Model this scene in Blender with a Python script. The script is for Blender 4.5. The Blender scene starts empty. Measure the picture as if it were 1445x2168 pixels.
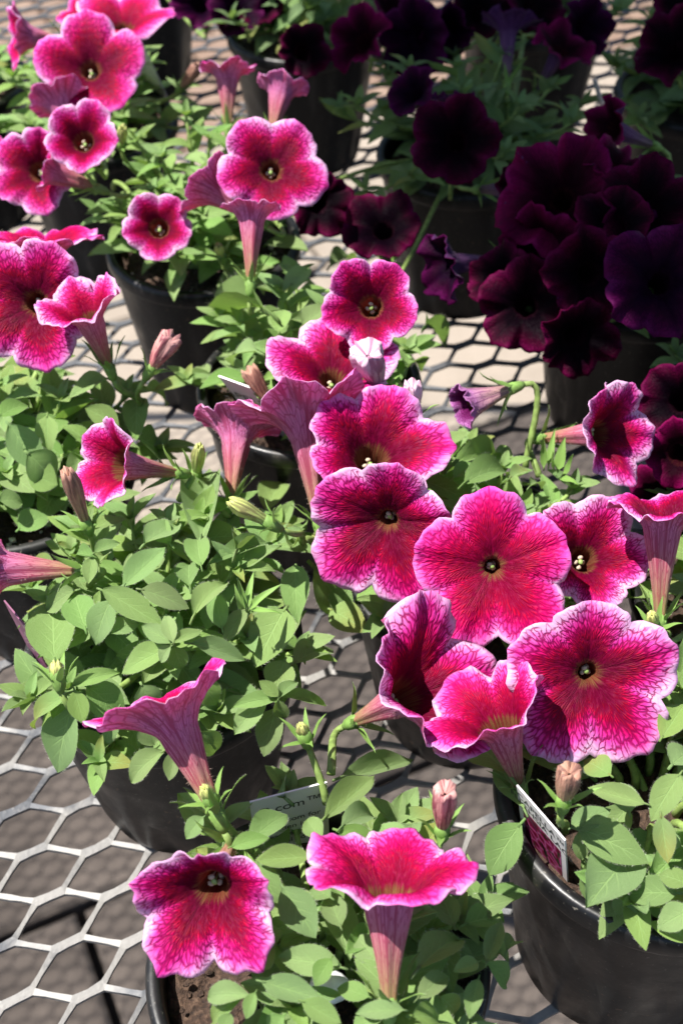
import bpy, math, random
from mathutils import Vector, Matrix, noise as mnoise
R_ = math.radians
S = bpy.context.scene
COL = S.collection

# ------------------------------------------------------------------ camera
PITCH, ROLL, CAMH, FPX = 0.7864, 0.0244, 0.47227, 2572.44
cp, sp, cr, sr = math.cos(PITCH), math.sin(PITCH), math.cos(ROLL), math.sin(ROLL)
r0, u0 = Vector((1, 0, 0)), Vector((0, sp, cp))
FWD = Vector((0, cp, -sp))
CR = cr * r0 - sr * u0
CU = sr * r0 + cr * u0
CPOS = Vector((0, 0, CAMH))
cam_d = bpy.data.cameras.new('camera')
cam = bpy.data.objects.new('camera', cam_d)
COL.objects.link(cam)
m = Matrix((CR, CU, -FWD)).transposed().to_4x4()
m.translation = CPOS
cam.matrix_world = m
cam_d.sensor_fit = 'VERTICAL'
cam_d.sensor_height = 36.0
cam_d.lens = 36.0 * FPX / 2168.0
cam_d.clip_start, cam_d.clip_end = 0.01, 200.0
cam_d.dof.use_dof = True
cam_d.dof.focus_distance = 0.415
cam_d.dof.aperture_fstop = 15.0
S.camera = cam

# ------------------------------------------------------------------ light
SUN_AZ, SUN_EL = R_(-86), R_(66)          # from behind the bench, a little to the left, high
SUN = Vector((math.sin(SUN_AZ) * math.cos(SUN_EL), math.cos(SUN_AZ) * math.cos(SUN_EL), math.sin(SUN_EL)))
W = bpy.data.worlds.new('World')
S.world = W
W.use_nodes = True
wt = W.node_tree
sky = wt.nodes.new('ShaderNodeTexSky')
sky.sky_type = 'NISHITA'
sky.sun_disc = False
sky.sun_elevation = SUN_EL
sky.sun_rotation = SUN_AZ
bg = wt.nodes['Background']
bg.inputs['Strength'].default_value = 0.075
wt.links.new(sky.outputs[0], bg.inputs[0])
sl = bpy.data.lights.new('sun', 'SUN')
sl.energy, sl.angle, sl.color = 5.0, R_(0.53), (1.0, 0.96, 0.90)
so = bpy.data.objects.new('sun', sl)
COL.objects.link(so)
so.rotation_euler = SUN.to_track_quat('Z', 'Y').to_euler()
so.location = SUN * 5
S.view_settings.view_transform = 'Standard'
S.view_settings.look = 'None'
S.view_settings.gamma = 1
S.view_settings.use_curve_mapping = False
S.view_settings.exposure = 1.05
S.render.engine = 'CYCLES'
S.cycles.max_bounces = 6
S.cycles.transmission_bounces = 4
S.cycles.transparent_max_bounces = 4
S.cycles.use_denoising = True

# ------------------------------------------------------------------ helpers
def ray(px, py):
    x, y = px - 722.5, 1084 - py
    return FWD * FPX + CR * x + CU * y          # length along FWD = FPX

def atz(px, py, z):
    r = ray(px, py)
    return CPOS + r * ((z - CAMH) / r.z)

def depth(p):
    return (p - CPOS).dot(FWD)

def camdir(x, y, z):
    return (CR * x + CU * y - FWD * z).normalized()

def link(name, data, parent=None, loc=None, mat=None):
    o = bpy.data.objects.new(name, data)
    COL.objects.link(o)
    if parent is not None:
        o.parent = parent
    if mat is not None:
        o.matrix_local = mat
    if loc is not None:
        o.location = loc
    return o

def tag(o, label=None, cat=None, group=None, kind=None):
    for k, v in (('label', label), ('category', cat), ('group', group), ('kind', kind)):
        if v:
            o[k] = v
    return o

def mesh(name, vs, fs, mats, mi=None, uv=None, smooth=True, uvs_corner=None):
    me = bpy.data.meshes.new(name)
    me.from_pydata([tuple(v) for v in vs], [], fs)
    for mt in mats:
        me.materials.append(mt)
    if mi:
        me.polygons.foreach_set('material_index', mi)
    if uv is not None:
        l = me.uv_layers.new(name='UVMap')
        buf = []
        for p in me.polygons:
            for vi in p.vertices:
                buf.extend(uv[vi])
        l.data.foreach_set('uv', buf)
    if uvs_corner is not None:
        l = me.uv_layers.new(name='UVMap')
        l.data.foreach_set('uv', [c for t in uvs_corner for c in t])
    if smooth:
        me.polygons.foreach_set('use_smooth', [True] * len(me.polygons))
    me.update()
    return me

class MB:
    def __init__(s):
        s.v, s.f, s.m, s.uv = [], [], [], []
    def add(s, vs, fs, mi=0, uv=None):
        b = len(s.v)
        s.v += [tuple(v) for v in vs]
        s.f += [tuple(i + b for i in f) for f in fs]
        s.m += [mi] * len(fs)
        s.uv += uv if uv else [(0, 0)] * len(vs)
    def tube(s, pts, rad, n=8, mi=0, cap=True, uvv=None):
        pts = [Vector(p) for p in pts]
        k = len(pts)
        vs, uv = [], []
        t0 = (pts[1] - pts[0]).normalized()
        a = t0.orthogonal().normalized()
        for i in range(k):
            t = (pts[min(i + 1, k - 1)] - pts[max(i - 1, 0)])
            t = t.normalized() if t.length > 1e-9 else t0
            a = (a - t * a.dot(t)).normalized()
            b = t.cross(a)
            rr = rad[i] if isinstance(rad, (list, tuple)) else rad
            for j in range(n):
                an = 2 * math.pi * j / n
                vs.append(pts[i] + (a * math.cos(an) + b * math.sin(an)) * rr)
                uv.append((j / n, (uvv[i] if uvv else i / (k - 1))))
        fs = [(i * n + j, i * n + (j + 1) % n, (i + 1) * n + (j + 1) % n, (i + 1) * n + j) for i in range(k - 1) for j in range(n)]
        if cap:
            fs += [tuple(range(n - 1, -1, -1)), tuple((k - 1) * n + j for j in range(n))]
        s.add(vs, fs, mi, uv)
    def box(s, c, h, mi=0, rot=None):
        c = Vector(c)
        vs = []
        for x in (-1, 1):
            for y in (-1, 1):
                for z in (-1, 1):
                    v = Vector((x * h[0], y * h[1], z * h[2]))
                    vs.append(c + (rot @ v if rot else v))
        s.add(vs, [(0, 1, 3, 2), (4, 6, 7, 5), (0, 4, 5, 1), (2, 3, 7, 6), (0, 2, 6, 4), (1, 5, 7, 3)], mi)
    def ball(s, c, r, mi=0, n=8, sq=(1, 1, 1), jit=0, rng=None):
        vs = [Vector((0, 0, -1))]
        for i in range(1, n // 2):
            ph = -math.pi / 2 + math.pi * i / (n // 2)
            for j in range(n):
                th = 2 * math.pi * j / n
                vs.append(Vector((math.cos(ph) * math.cos(th), math.cos(ph) * math.sin(th), math.sin(ph))))
        vs.append(Vector((0, 0, 1)))
        if jit:
            vs = [v * (1 + rng.uniform(-jit, jit)) for v in vs]
        q = n // 2 - 1
        fs = [(0, 1 + (j + 1) % n, 1 + j) for j in range(n)]
        for i in range(q - 1):
            fs += [(1 + i * n + j, 1 + i * n + (j + 1) % n, 1 + (i + 1) * n + (j + 1) % n, 1 + (i + 1) * n + j) for j in range(n)]
        fs += [(1 + (q - 1) * n + j, 1 + (q - 1) * n + (j + 1) % n, len(vs) - 1) for j in range(n)]
        s.add([Vector(c) + Vector((v.x * sq[0], v.y * sq[1], v.z * sq[2])) * r for v in vs], fs, mi)
    def build(s, name, mats, smooth=True):
        return mesh(name, s.v, s.f, mats, s.m, s.uv, smooth)

def frame_mat(origin, x, z):
    """matrix with local z along z, local x as near x as possible"""
    z = z.normalized()
    y = z.cross(x)
    y = y.normalized() if y.length > 1e-6 else z.orthogonal().normalized()
    x = y.cross(z)
    mm = Matrix((x, y, z)).transposed().to_4x4()
    mm.translation = origin
    return mm

def bez(p0, p1, p2, p3, n):
    o = []
    for i in range(n + 1):
        t = i / n
        o.append(p0 * (1 - t) ** 3 + p1 * 3 * t * (1 - t) ** 2 + p2 * 3 * t * t * (1 - t) + p3 * t ** 3)
    return o

# ------------------------------------------------------------------ materials
class NT:
    def __init__(s, name):
        s.m = bpy.data.materials.new(name)
        s.m.use_nodes = True
        s.t = s.m.node_tree
        s.b = s.t.nodes['Principled BSDF']
        s.out = s.t.nodes['Material Output']
    def n(s, t, **k):
        nd = s.t.nodes.new(t)
        for a, v in k.items():
            setattr(nd, a, v)
        return nd
    def l(s, a, b):
        s.t.links.new(a, b)
    def val(s, sock, v):
        if isinstance(v, (int, float)):
            sock.default_value = v
        elif isinstance(v, (tuple, list)):
            sock.default_value = tuple(v) + ((1,) if len(v) == 3 and len(sock.default_value) == 4 else ())
        else:
            s.l(v, sock)
    def math(s, op, a, b=0.0, c=0.0):
        nd = s.n('ShaderNodeMath', operation=op)
        s.val(nd.inputs[0], a); s.val(nd.inputs[1], b); s.val(nd.inputs[2], c)
        return nd.outputs[0]
    def rng(s, v, a, b, c=0.0, d=1.0, smooth=True):
        nd = s.n('ShaderNodeMapRange')
        nd.interpolation_type = 'SMOOTHSTEP' if smooth else 'LINEAR'
        s.val(nd.inputs[0], v)
        for i, q in enumerate((a, b, c, d)):
            s.val(nd.inputs[i + 1], q)
        return nd.outputs[0]
    def mix(s, f, a, b):
        nd = s.n('ShaderNodeMix', data_type='RGBA')
        s.val(nd.inputs[0], f); s.val(nd.inputs[6], a); s.val(nd.inputs[7], b)
        return nd.outputs[2]
    def ramp(s, f, stops):
        nd = s.n('ShaderNodeValToRGB')
        e = nd.color_ramp.elements
        while len(e) < len(stops):
            e.new(0.5)
        for i, (p, c) in enumerate(stops):
            e[i].position = p
            e[i].color = tuple(c) + (1,)
        s.val(nd.inputs[0], f)
        return nd.outputs[0]
    def noise(s, vec, scale, detail=3, rough=0.5, dim='3D'):
        nd = s.n('ShaderNodeTexNoise', noise_dimensions=dim)
        if vec is not None:
            s.l(vec, nd.inputs['Vector'])
        nd.inputs['Scale'].default_value = scale
        nd.inputs['Detail'].default_value = detail
        nd.inputs['Roughness'].default_value = rough
        return nd.outputs['Fac']
    def xyz(s, x, y, z=0.0):
        nd = s.n('ShaderNodeCombineXYZ')
        s.val(nd.inputs[0], x); s.val(nd.inputs[1], y); s.val(nd.inputs[2], z)
        return nd.outputs[0]
    def uv(s):
        nd = s.n('ShaderNodeUVMap'); sepn = s.n('ShaderNodeSeparateXYZ')
        s.l(nd.outputs[0], sepn.inputs[0])
        return sepn.outputs[0], sepn.outputs[1], nd.outputs[0]
    def rand(s):
        return s.n('ShaderNodeObjectInfo').outputs['Random']
    def obj(s):
        return s.n('ShaderNodeTexCoord').outputs['Object']
    def bump(s, h, strength, dist):
        nd = s.n('ShaderNodeBump')
        nd.inputs['Strength'].default_value = strength
        nd.inputs['Distance'].default_value = dist
        s.l(h, nd.inputs['Height'])
        s.l(nd.outputs[0], s.b.inputs['Normal'])
        return nd.outputs[0]
    def set(s, **k):
        for a, v in k.items():
            s.val(s.b.inputs[a.replace('_', ' ')], v)
    def translucent(s, col, fac, normal=None):
        tr = s.n('ShaderNodeBsdfTranslucent')
        s.val(tr.inputs[0], col)
        if normal is not None:
            s.l(normal, tr.inputs['Normal'])
        mx = s.n('ShaderNodeMixShader')
        s.val(mx.inputs[0], fac)
        s.l(s.b.outputs[0], mx.inputs[1]); s.l(tr.outputs[0], mx.inputs[2])
        s.l(mx.outputs[0], s.out.inputs[0])

def petal_inner(name, C, veinc, throat, edge_w=0.0, vein_amt=1.0, fuzzy=0.0, spec=0.14):
    M = NT(name)
    u, v, _ = M.uv()
    rnd = M.math('MULTIPLY', M.rand(), 37.0)
    a = M.math('SUBTRACT', M.math('MULTIPLY', M.math('FRACT', u), 2.0), 1.0)
    aa = M.math('ABSOLUTE', a)
    vec = M.xyz(M.math('MULTIPLY', u, 3.0), M.math('MULTIPLY', v, 3.0), rnd)
    n1 = M.noise(vec, 1.0, 3)
    vecf = M.xyz(M.math('MULTIPLY', u, 14.0), M.math('MULTIPLY', v, 5.0), rnd)
    n2 = M.noise(vecf, 1.0, 3)
    streak = M.noise(M.xyz(M.math('MULTIPLY', u, 30.0), M.math('MULTIPLY', v, 2.5), rnd), 1.0, 3)
    # colour by distance from the throat, dark zone reaching out along each midrib
    t = M.math('ADD', v, M.math('SUBTRACT', M.math('MULTIPLY', aa, 0.26), 0.06))
    t = M.math('ADD', t, M.math('MULTIPLY', M.math('SUBTRACT', n1, 0.5), 0.30))
    t = M.math('ADD', t, M.math('MULTIPLY', M.math('SUBTRACT', streak, 0.5), 0.22))
    t = M.math('ADD', t, M.math('ADD', M.rng(M.rand(), 0.0, 1.0, -0.07, 0.07, False), edge_w - 0.085))
    base = M.ramp(t, C)
    # net of veins: cells stretched along the radius, fanning away from the midrib
    fan = M.math('DIVIDE', a, M.math('ADD', M.math('MULTIPLY', v, 0.75), 0.38))
    wob = M.math('MULTIPLY', M.math('SUBTRACT', n2, 0.5), 2.2)
    cx = M.math('ADD', M.math('MULTIPLY', fan, 10.5), wob)
    lobe = M.math('MULTIPLY', M.math('FLOOR', u), 31.7)
    cy = M.math('ADD', M.math('MULTIPLY', M.math('POWER', M.math('MAXIMUM', v, 0.0), 1.1), 6.5), M.math('MULTIPLY', aa, -1.5))
    cy = M.math('ADD', cy, M.math('MULTIPLY', wob, 0.5))
    vo = M.n('ShaderNodeTexVoronoi', voronoi_dimensions='2D', feature='DISTANCE_TO_EDGE')
    vo.inputs['Scale'].default_value = 1.0
    vo.inputs['Randomness'].default_value = 0.85
    M.l(M.xyz(cx, M.math('ADD', cy, M.math('ADD', rnd, lobe))), vo.inputs['Vector'])
    w = M.rng(t, 0.35, 0.95, 0.50, 0.20, False)
    vein = M.rng(vo.outputs['Distance'], 0.0, w, 1.0, 0.0)
    fade = M.rng(M.math('ADD', M.math('ADD', v, M.math('MULTIPLY', aa, 0.05)), M.math('MULTIPLY', M.math('SUBTRACT', n2, 0.5), 0.45)), 0.86, 1.04, 1.0, 0.0)
    vein = M.math('MULTIPLY', M.math('MULTIPLY', vein, fade), vein_amt)
    # midrib
    mr = M.rng(aa, 0.0, M.rng(v, 0.0, 1.0, 0.12, 0.022, False), 1.0, 0.0)
    mr = M.math('MULTIPLY', mr, 0.85 * vein_amt)
    vein = M.math('MAXIMUM', vein, mr)
    vc = M.mix(M.rng(v, 0.45, 1.0), veinc, tuple(min(1, c * 2.1 + 0.0) for c in veinc[:2]) + (min(1, veinc[2] * 2.9),))
    col = M.mix(M.math('MULTIPLY', vein, 0.92), base, vc)
    # throat
    rays = M.rng(M.noise(M.xyz(M.math('MULTIPLY', u, 12.0), 0.0, rnd), 1.0, 2), 0.40, 0.62)
    tc = M.mix(rays, throat[0], throat[1])
    tmask = M.rng(M.math('SUBTRACT', v, M.math('MULTIPLY', M.math('SUBTRACT', 1.0, rays), 0.07)), -0.06, 0.07, 1.0, 0.0)
    col = M.mix(tmask, col, tc)
    M.set(Base_Color=col, Roughness=0.55)
    M.b.inputs['Sheen Weight'].default_value = 0.0
    M.b.inputs['Specular IOR Level'].default_value = spec
    h = M.math('SUBTRACT', M.math('MULTIPLY', streak, 0.6), M.math('MULTIPLY', vein, 0.5))
    nm = M.bump(h, 0.6, 0.0009)
    M.translucent(col, 0.38, nm)
    return M.m

def petal_outer(name, lim, mid, low, vcol):
    M = NT(name)
    u, v, _ = M.uv()
    rnd = M.math('MULTIPLY', M.rand(), 37.0)
    t = M.math('MULTIPLY', M.math('ADD', v, 1.0), 0.5)
    base = M.ramp(t, [(0.0, low), (0.12, low), (0.36, mid), (0.56, lim), (1.0, lim)])
    l1 = M.noise(M.xyz(M.math('MULTIPLY', u, 11.0), M.math('MULTIPLY', v, 1.2), rnd), 1.0, 2)
    net = M.n('ShaderNodeTexVoronoi', voronoi_dimensions='2D', feature='DISTANCE_TO_EDGE')
    net.inputs['Scale'].default_value = 1.0
    M.l(M.xyz(M.math('MULTIPLY', u, 13.0), M.math('ADD', M.math('MULTIPLY', v, 5.0), rnd)), net.inputs['Vector'])
    ln = M.rng(net.outputs['Distance'], 0.0, 0.16, 0.75, 0.0)
    line = M.math('MAXIMUM', M.rng(l1, 0.49, 0.60, 0.0, 0.85), ln)
    col = M.mix(M.math('MULTIPLY', line, 0.8), base, vcol)
    M.set(Base_Color=col, Roughness=0.6)
    M.b.inputs['Sheen Weight'].default_value = 0.05
    M.b.inputs['Specular IOR Level'].default_value = 0.25
    nm = M.bump(line, 0.4, 0.0004)
    M.translucent(col, 0.42, nm)
    return M.m

PINK = [(0.0, (0.07, 0.0, 0.008)), (0.22, (0.15, 0.0, 0.014)), (0.38, (0.32, 0.0, 0.016)), (0.50, (0.56, 0.001, 0.050)),
        (0.62, (0.74, 0.006, 0.19)), (0.77, (0.80, 0.055, 0.42)), (0.90, (0.82, 0.24, 0.62)), (1.0, (0.84, 0.52, 0.78))]
PINKP = [(0.0, (0.22, 0.001, 0.02)), (0.22, (0.38, 0.001, 0.025)), (0.42, (0.64, 0.001, 0.045)), (0.60, (0.78, 0.004, 0.16)),
         (0.78, (0.82, 0.06, 0.44)), (0.93, (0.82, 0.24, 0.64)), (1.0, (0.84, 0.52, 0.78))]
M_PIN = petal_inner('petal_face_pink', PINK, (0.18, 0.0, 0.036), ((0.24, 0.11, 0.045), (0.20, 0.03, 0.025)))
M_PINP = petal_inner('petal_face_light', PINKP, (0.28, 0.001, 0.05), ((0.26, 0.12, 0.05), (0.22, 0.04, 0.03)))
M_POUT = petal_outer('petal_back_pink', (0.84, 0.27, 0.58), (0.72, 0.26, 0.33), (0.52, 0.40, 0.18), (0.42, 0.015, 0.09))
DARK = [(0.0, (0.002, 0.0, 0.002)), (0.35, (0.004, 0.0, 0.003)), (0.6, (0.022, 0.0, 0.008)), (0.8, (0.06, 0.001, 0.018)), (0.93, (0.10, 0.001, 0.034)), (1.0, (0.12, 0.003, 0.045))]
DARKP = [(0.0, (0.004, 0.0, 0.006)), (0.3, (0.012, 0.0, 0.014)), (0.55, (0.028, 0.001, 0.018)), (0.75, (0.055, 0.001, 0.034)), (0.93, (0.085, 0.003, 0.055)), (1.0, (0.11, 0.006, 0.075))]
CRIM = [(0.0, (0.004, 0.0, 0.002)), (0.35, (0.015, 0.0, 0.004)), (0.55, (0.06, 0.0, 0.018)), (0.75, (0.14, 0.001, 0.042)), (0.93, (0.22, 0.002, 0.07)), (1.0, (0.26, 0.008, 0.10))]
M_DIN = petal_inner('petal_face_burgundy', DARK, (0.004, 0, 0.003), ((0.02, 0.005, 0.01), (0.01, 0.0, 0.005)), vein_amt=0.5, spec=0.06)
M_DINP = petal_inner('petal_face_purple', DARKP, (0.006, 0, 0.006), ((0.02, 0.005, 0.02), (0.01, 0.0, 0.01)), vein_amt=0.5, spec=0.06)
M_CIN = petal_inner('petal_face_crimson', CRIM, (0.03, 0, 0.01), ((0.05, 0.01, 0.01), (0.03, 0.0, 0.01)), vein_amt=0.5, spec=0.06)
M_DOUT = petal_outer('petal_back_purple', (0.11, 0.03, 0.13), (0.24, 0.11, 0.24), (0.34, 0.24, 0.22), (0.06, 0.008, 0.07))

def leaf_mat(name, pale_tone, dark, spots=True):
    M = NT(name)
    u, v, _ = M.uv()
    rnd = M.rand()
    ob = M.obj()
    n1 = M.noise(ob, 130.0, 3)
    col = M.mix(M.rng(n1, 0.3, 0.7), dark, pale_tone)  # random mottling between the leaf's two greens
    hs = M.n('ShaderNodeHueSaturation')
    M.val(hs.inputs['Hue'], M.rng(rnd, 0.0, 1.0, 0.482, 0.512, False))
    M.val(hs.inputs['Saturation'], M.rng(M.math('FRACT', M.math('MULTIPLY', rnd, 7.3)), 0, 1, 0.86, 1.08, False))
    M.val(hs.inputs['Value'], M.rng(M.math('FRACT', M.math('MULTIPLY', rnd, 13.7)), 0, 1, 0.80, 1.12, False))
    M.l(col, hs.inputs['Color'])
    col = hs.outputs[0]
    old = M.rng(M.math('FRACT', M.math('MULTIPLY', rnd, 29.3)), 0.93, 0.96, 0.0, 0.6)
    col = M.mix(M.math('MULTIPLY', old, M.rng(M.math('ADD', v, M.math('MULTIPLY', n1, 0.5)), 0.4, 1.1)), col, (0.42, 0.38, 0.09))
    au = M.math('ABSOLUTE', M.math('SUBTRACT', u, 0.5))
    mid = M.rng(au, 0.0, 0.03, 1.0, 0.0)
    # side veins curve off the midrib
    sv = M.math('SINE', M.math('MULTIPLY', M.math('SUBTRACT', v, M.math('MULTIPLY', au, 0.75)), 34.0))
    sv = M.math('MULTIPLY', M.rng(sv, 0.86, 1.0, 0.0, 0.42), M.rng(au, 0.0, 0.4, 1.0, 0.0))
    vein = M.math('MAXIMUM', M.math('MULTIPLY', mid, 0.55), sv)
    col = M.mix(vein, col, tuple(min(1, c * 1.35 + 0.02) for c in pale_tone))
    fz = M.noise(ob, 2600.0, 1)
    col = M.mix(M.rng(fz, 0.50, 0.72, 0.0, 0.26), col, (0.52, 0.66, 0.34))
    if spots:
        sn = M.n('ShaderNodeTexVoronoi', feature='F1')
        sn.inputs['Scale'].default_value = 230.0
        vadd = M.n('ShaderNodeVectorMath', operation='ADD')
        M.l(ob, vadd.inputs[0]); M.l(M.xyz(rnd, M.math('MULTIPLY', rnd, 3.0), 0.0), vadd.inputs[1])
        M.l(vadd.outputs[0], sn.inputs['Vector'])
        pick = M.noise(vadd.outputs[0], 90.0, 2)
        sm = M.math('MULTIPLY', M.rng(sn.outputs['Distance'], 0.0, 0.13, 1.0, 0.0), M.rng(pick, 0.55, 0.62))
        col = M.mix(M.math('MULTIPLY', sm, 0.8), col, (0.06, 0.035, 0.02))
    M.set(Base_Color=col, Roughness=0.62)
    M.b.inputs['Sheen Weight'].default_value = 0.06
    M.b.inputs['Sheen Roughness'].default_value = 0.5
    M.b.inputs['Specular IOR Level'].default_value = 0.2
    h = M.math('ADD', M.math('MULTIPLY', vein, -0.6), M.math('MULTIPLY', fz, 0.35))
    nm = M.bump(h, 0.8, 0.0010)
    tcol = M.mix(0.5, col, (0.30, 0.50, 0.03))
    M.translucent(tcol, 0.36, nm)
    return M.m

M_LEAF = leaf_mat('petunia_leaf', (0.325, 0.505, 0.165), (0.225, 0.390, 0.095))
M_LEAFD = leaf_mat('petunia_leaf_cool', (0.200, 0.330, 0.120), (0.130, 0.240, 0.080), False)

def simple(name, col, rough=0.5, nscale=None, amt=0.3, spec=0.5, bumpd=None, trans=0.0):
    M = NT(name)
    c = col
    if nscale:
        n = M.noise(M.obj(), nscale, 4)
        c = M.mix(M.rng(n, 0.3, 0.7), tuple(x * (1 - amt) for x in col), tuple(min(1, x * (1 + amt)) for x in col))
        if bumpd:
            M.bump(n, 0.6, bumpd)
    M.set(Base_Color=c, Roughness=rough)
    M.b.inputs['Specular IOR Level'].default_value = spec
    if trans:
        M.translucent(c, trans)
    return M.m

M_STEM = simple('petunia_stem', (0.23, 0.33, 0.09), 0.6, 300, 0.25, 0.3, trans=0.15)
M_SEPAL = simple('petunia_sepal', (0.20, 0.34, 0.08), 0.6, 400, 0.2, 0.3, trans=0.2)
M_HAIR = simple('petunia_hair', (0.62, 0.66, 0.50), 0.4, trans=0.4)
M_HAIRB = simple('petunia_tube_hair', (0.66, 0.50, 0.40), 0.4, trans=0.4)
M_ANTH = simple('anther_cream', (0.50, 0.38, 0.28), 0.7, 900, 0.2)
M_STIG = simple('stigma_green', (0.25, 0.36, 0.10), 0.5)
M_BLACK = None
def pot_mat():
    M = NT('black_nursery_plastic')
    ob = M.obj()
    dust = M.noise(ob, 38.0, 4, 0.6)
    fine = M.noise(ob, 900.0, 2)
    sep = M.n('ShaderNodeSeparateXYZ'); M.l(ob, sep.inputs[0])
    col = M.mix(M.rng(dust, 0.42, 0.75, 0.0, 0.55), (0.007, 0.007, 0.008), (0.030, 0.029, 0.026))
    streak = M.noise(M.xyz(M.math('MULTIPLY', sep.outputs[0], 90.0), M.math('MULTIPLY', sep.outputs[1], 90.0), M.math('MULTIPLY', sep.outputs[2], 12.0)), 1.0, 4)
    col = M.mix(M.rng(streak, 0.50, 0.72, 0.0, 0.45), col, (0.075, 0.070, 0.060))
    col = M.mix(M.rng(fine, 0.66, 0.76, 0.0, 0.6), col, (0.22, 0.20, 0.17))
    spl = M.noise(ob, 300.0, 3)
    col = M.mix(M.math('MULTIPLY', M.rng(spl, 0.64, 0.70), M.rng(dust, 0.5, 0.6)), col, (0.10, 0.065, 0.045))
    M.set(Base_Color=col, Roughness=M.rng(dust, 0.3, 0.7, 0.30, 0.55))
    M.b.inputs['Specular IOR Level'].default_value = 0.4
    M.bump(M.math('ADD', M.math('MULTIPLY', dust, 0.6), M.math('MULTIPLY', fine, 0.05)), 0.25, 0.002)
    return M.m
M_POT = pot_mat()
def soil_mat():
    M = NT('potting_soil')
    ob = M.obj()
    n = M.noise(ob, 420.0, 4, 0.7)
    v = M.n('ShaderNodeTexVoronoi'); M.l(ob, v.inputs['Vector']); v.inputs['Scale'].default_value = 260
    col = M.ramp(n, [(0.25, (0.012, 0.007, 0.005)), (0.5, (0.055, 0.030, 0.018)), (0.72, (0.14, 0.085, 0.055)), (0.85, (0.36, 0.28, 0.20))])
    M.set(Base_Color=col, Roughness=0.9)
    M.bump(M.math('ADD', n, v.outputs['Distance']), 1.0, 0.003)
    return M.m
M_SOIL = soil_mat()
M_PERL = simple('perlite', (0.62, 0.56, 0.46), 0.85, 700, 0.3, bumpd=0.001)
def metal_mat():
    M = NT('galvanised_steel')
    ob = M.obj()
    n = M.noise(ob, 26.0, 4, 0.6)
    f = M.noise(ob, 420.0, 3, 0.6)
    big = M.noise(ob, 5.0, 2)
    sp_ = M.n('ShaderNodeSeparateXYZ'); M.l(ob, sp_.inputs[0])
    front = M.rng(sp_.outputs[1], 0.28, 0.62, 0.07, -0.34)      # paler towards the front of the bench, darker towards the back
    wear_tone = M.rng(M.math('ADD', M.math('ADD', n, front), M.math('MULTIPLY', M.math('SUBTRACT', big, 0.5), 1.2)), 0.40, 0.62)
    col = M.mix(wear_tone, (0.075, 0.08, 0.09), (0.25, 0.24, 0.225))
    col = M.mix(M.rng(f, 0.5, 0.75, 0.0, 0.5), col, (0.26, 0.25, 0.24))
    M.set(Base_Color=col, Roughness=0.6, Metallic=0.15)
    M.bump(f, 0.5, 0.0006)
    return M.m
M_METAL = metal_mat()

def ground_mat(name, a, b, c, sc=9.0):
    M = NT(name)
    ob = M.obj()
    n = M.noise(ob, sc, 5, 0.6)
    f = M.noise(ob, 160.0, 3, 0.6)
    rn = M.rand()
    col = M.mix(M.rng(n, 0.3, 0.7), a, b)
    col = M.mix(M.rng(f, 0.45, 0.7, 0.0, 0.5), col, c)
    M.set(Base_Color=col, Roughness=0.9)
    M.bump(f, 0.5, 0.003)
    return M.m
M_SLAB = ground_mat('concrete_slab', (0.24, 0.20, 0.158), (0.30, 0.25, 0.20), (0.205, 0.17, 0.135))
M_NEAR = ground_mat('shade_toned_slab', (0.048, 0.037, 0.030), (0.088, 0.070, 0.058), (0.035, 0.028, 0.023))  # bench and pot shadow on the near ground, put into the slab colour
M_BRICK = ground_mat('brown_paver', (0.17, 0.105, 0.072), (0.25, 0.175, 0.13), (0.14, 0.10, 0.07), 14.0)
M_EARTH = ground_mat('dark_ground', (0.035, 0.03, 0.026), (0.06, 0.05, 0.042), (0.04, 0.03, 0.025))
M_WHITE = simple('white_tag_plastic', (0.74, 0.71, 0.72), 0.35, 60, 0.05)
M_INK = simple('black_ink', (0.03, 0.03, 0.03), 0.5)
def print_mat():
    M = NT('tag_picture_print')
    u, v, _ = M.uv()
    vo = M.n('ShaderNodeTexVoronoi', voronoi_dimensions='2D', feature='DISTANCE_TO_EDGE')
    M.l(M.xyz(M.math('MULTIPLY', u, 5.0), M.math('MULTIPLY', v, 7.0)), vo.inputs['Vector']); vo.inputs['Scale'].default_value = 1
    n = M.noise(M.xyz(M.math('MULTIPLY', u, 6.0), M.math('MULTIPLY', v, 8.0)), 1.0, 3)
    flow = M.ramp(M.math('MULTIPLY', vo.outputs['Distance'], M.math('ADD', n, 0.6)), [(0.0, (0.40, 0.14, 0.30)), (0.08, (0.30, 0.02, 0.12)), (0.3, (0.16, 0.004, 0.03)), (0.6, (0.04, 0.0, 0.01))])
    flow = M.mix(M.rng(n, 0.56, 0.64), flow, (0.02, 0.035, 0.012))
    foot = M.mix(M.rng(M.noise(M.xyz(M.math('MULTIPLY', u, 5.0), M.math('MULTIPLY', v, 12.0)), 1.0, 2), 0.45, 0.55), (0.50, 0.36, 0.02), (0.06, 0.05, 0.01))
    col = M.mix(M.rng(v, 0.20, 0.24), foot, flow)
    M.set(Base_Color=col, Roughness=0.35)
    return M.m
M_PRINT = print_mat()
M_BLOCKER = simple('shade_blocker_grey', (0.10, 0.10, 0.10), 0.8, 20, 0.1)  # for the unseen panel added to cast shade
M_STONE = simple('white_pebble', (0.72, 0.72, 0.74), 0.6, 300, 0.12, bumpd=0.0005)
M_CUT = simple('bare_soil_marker', (0.3, 0.3, 0.3))

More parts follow.
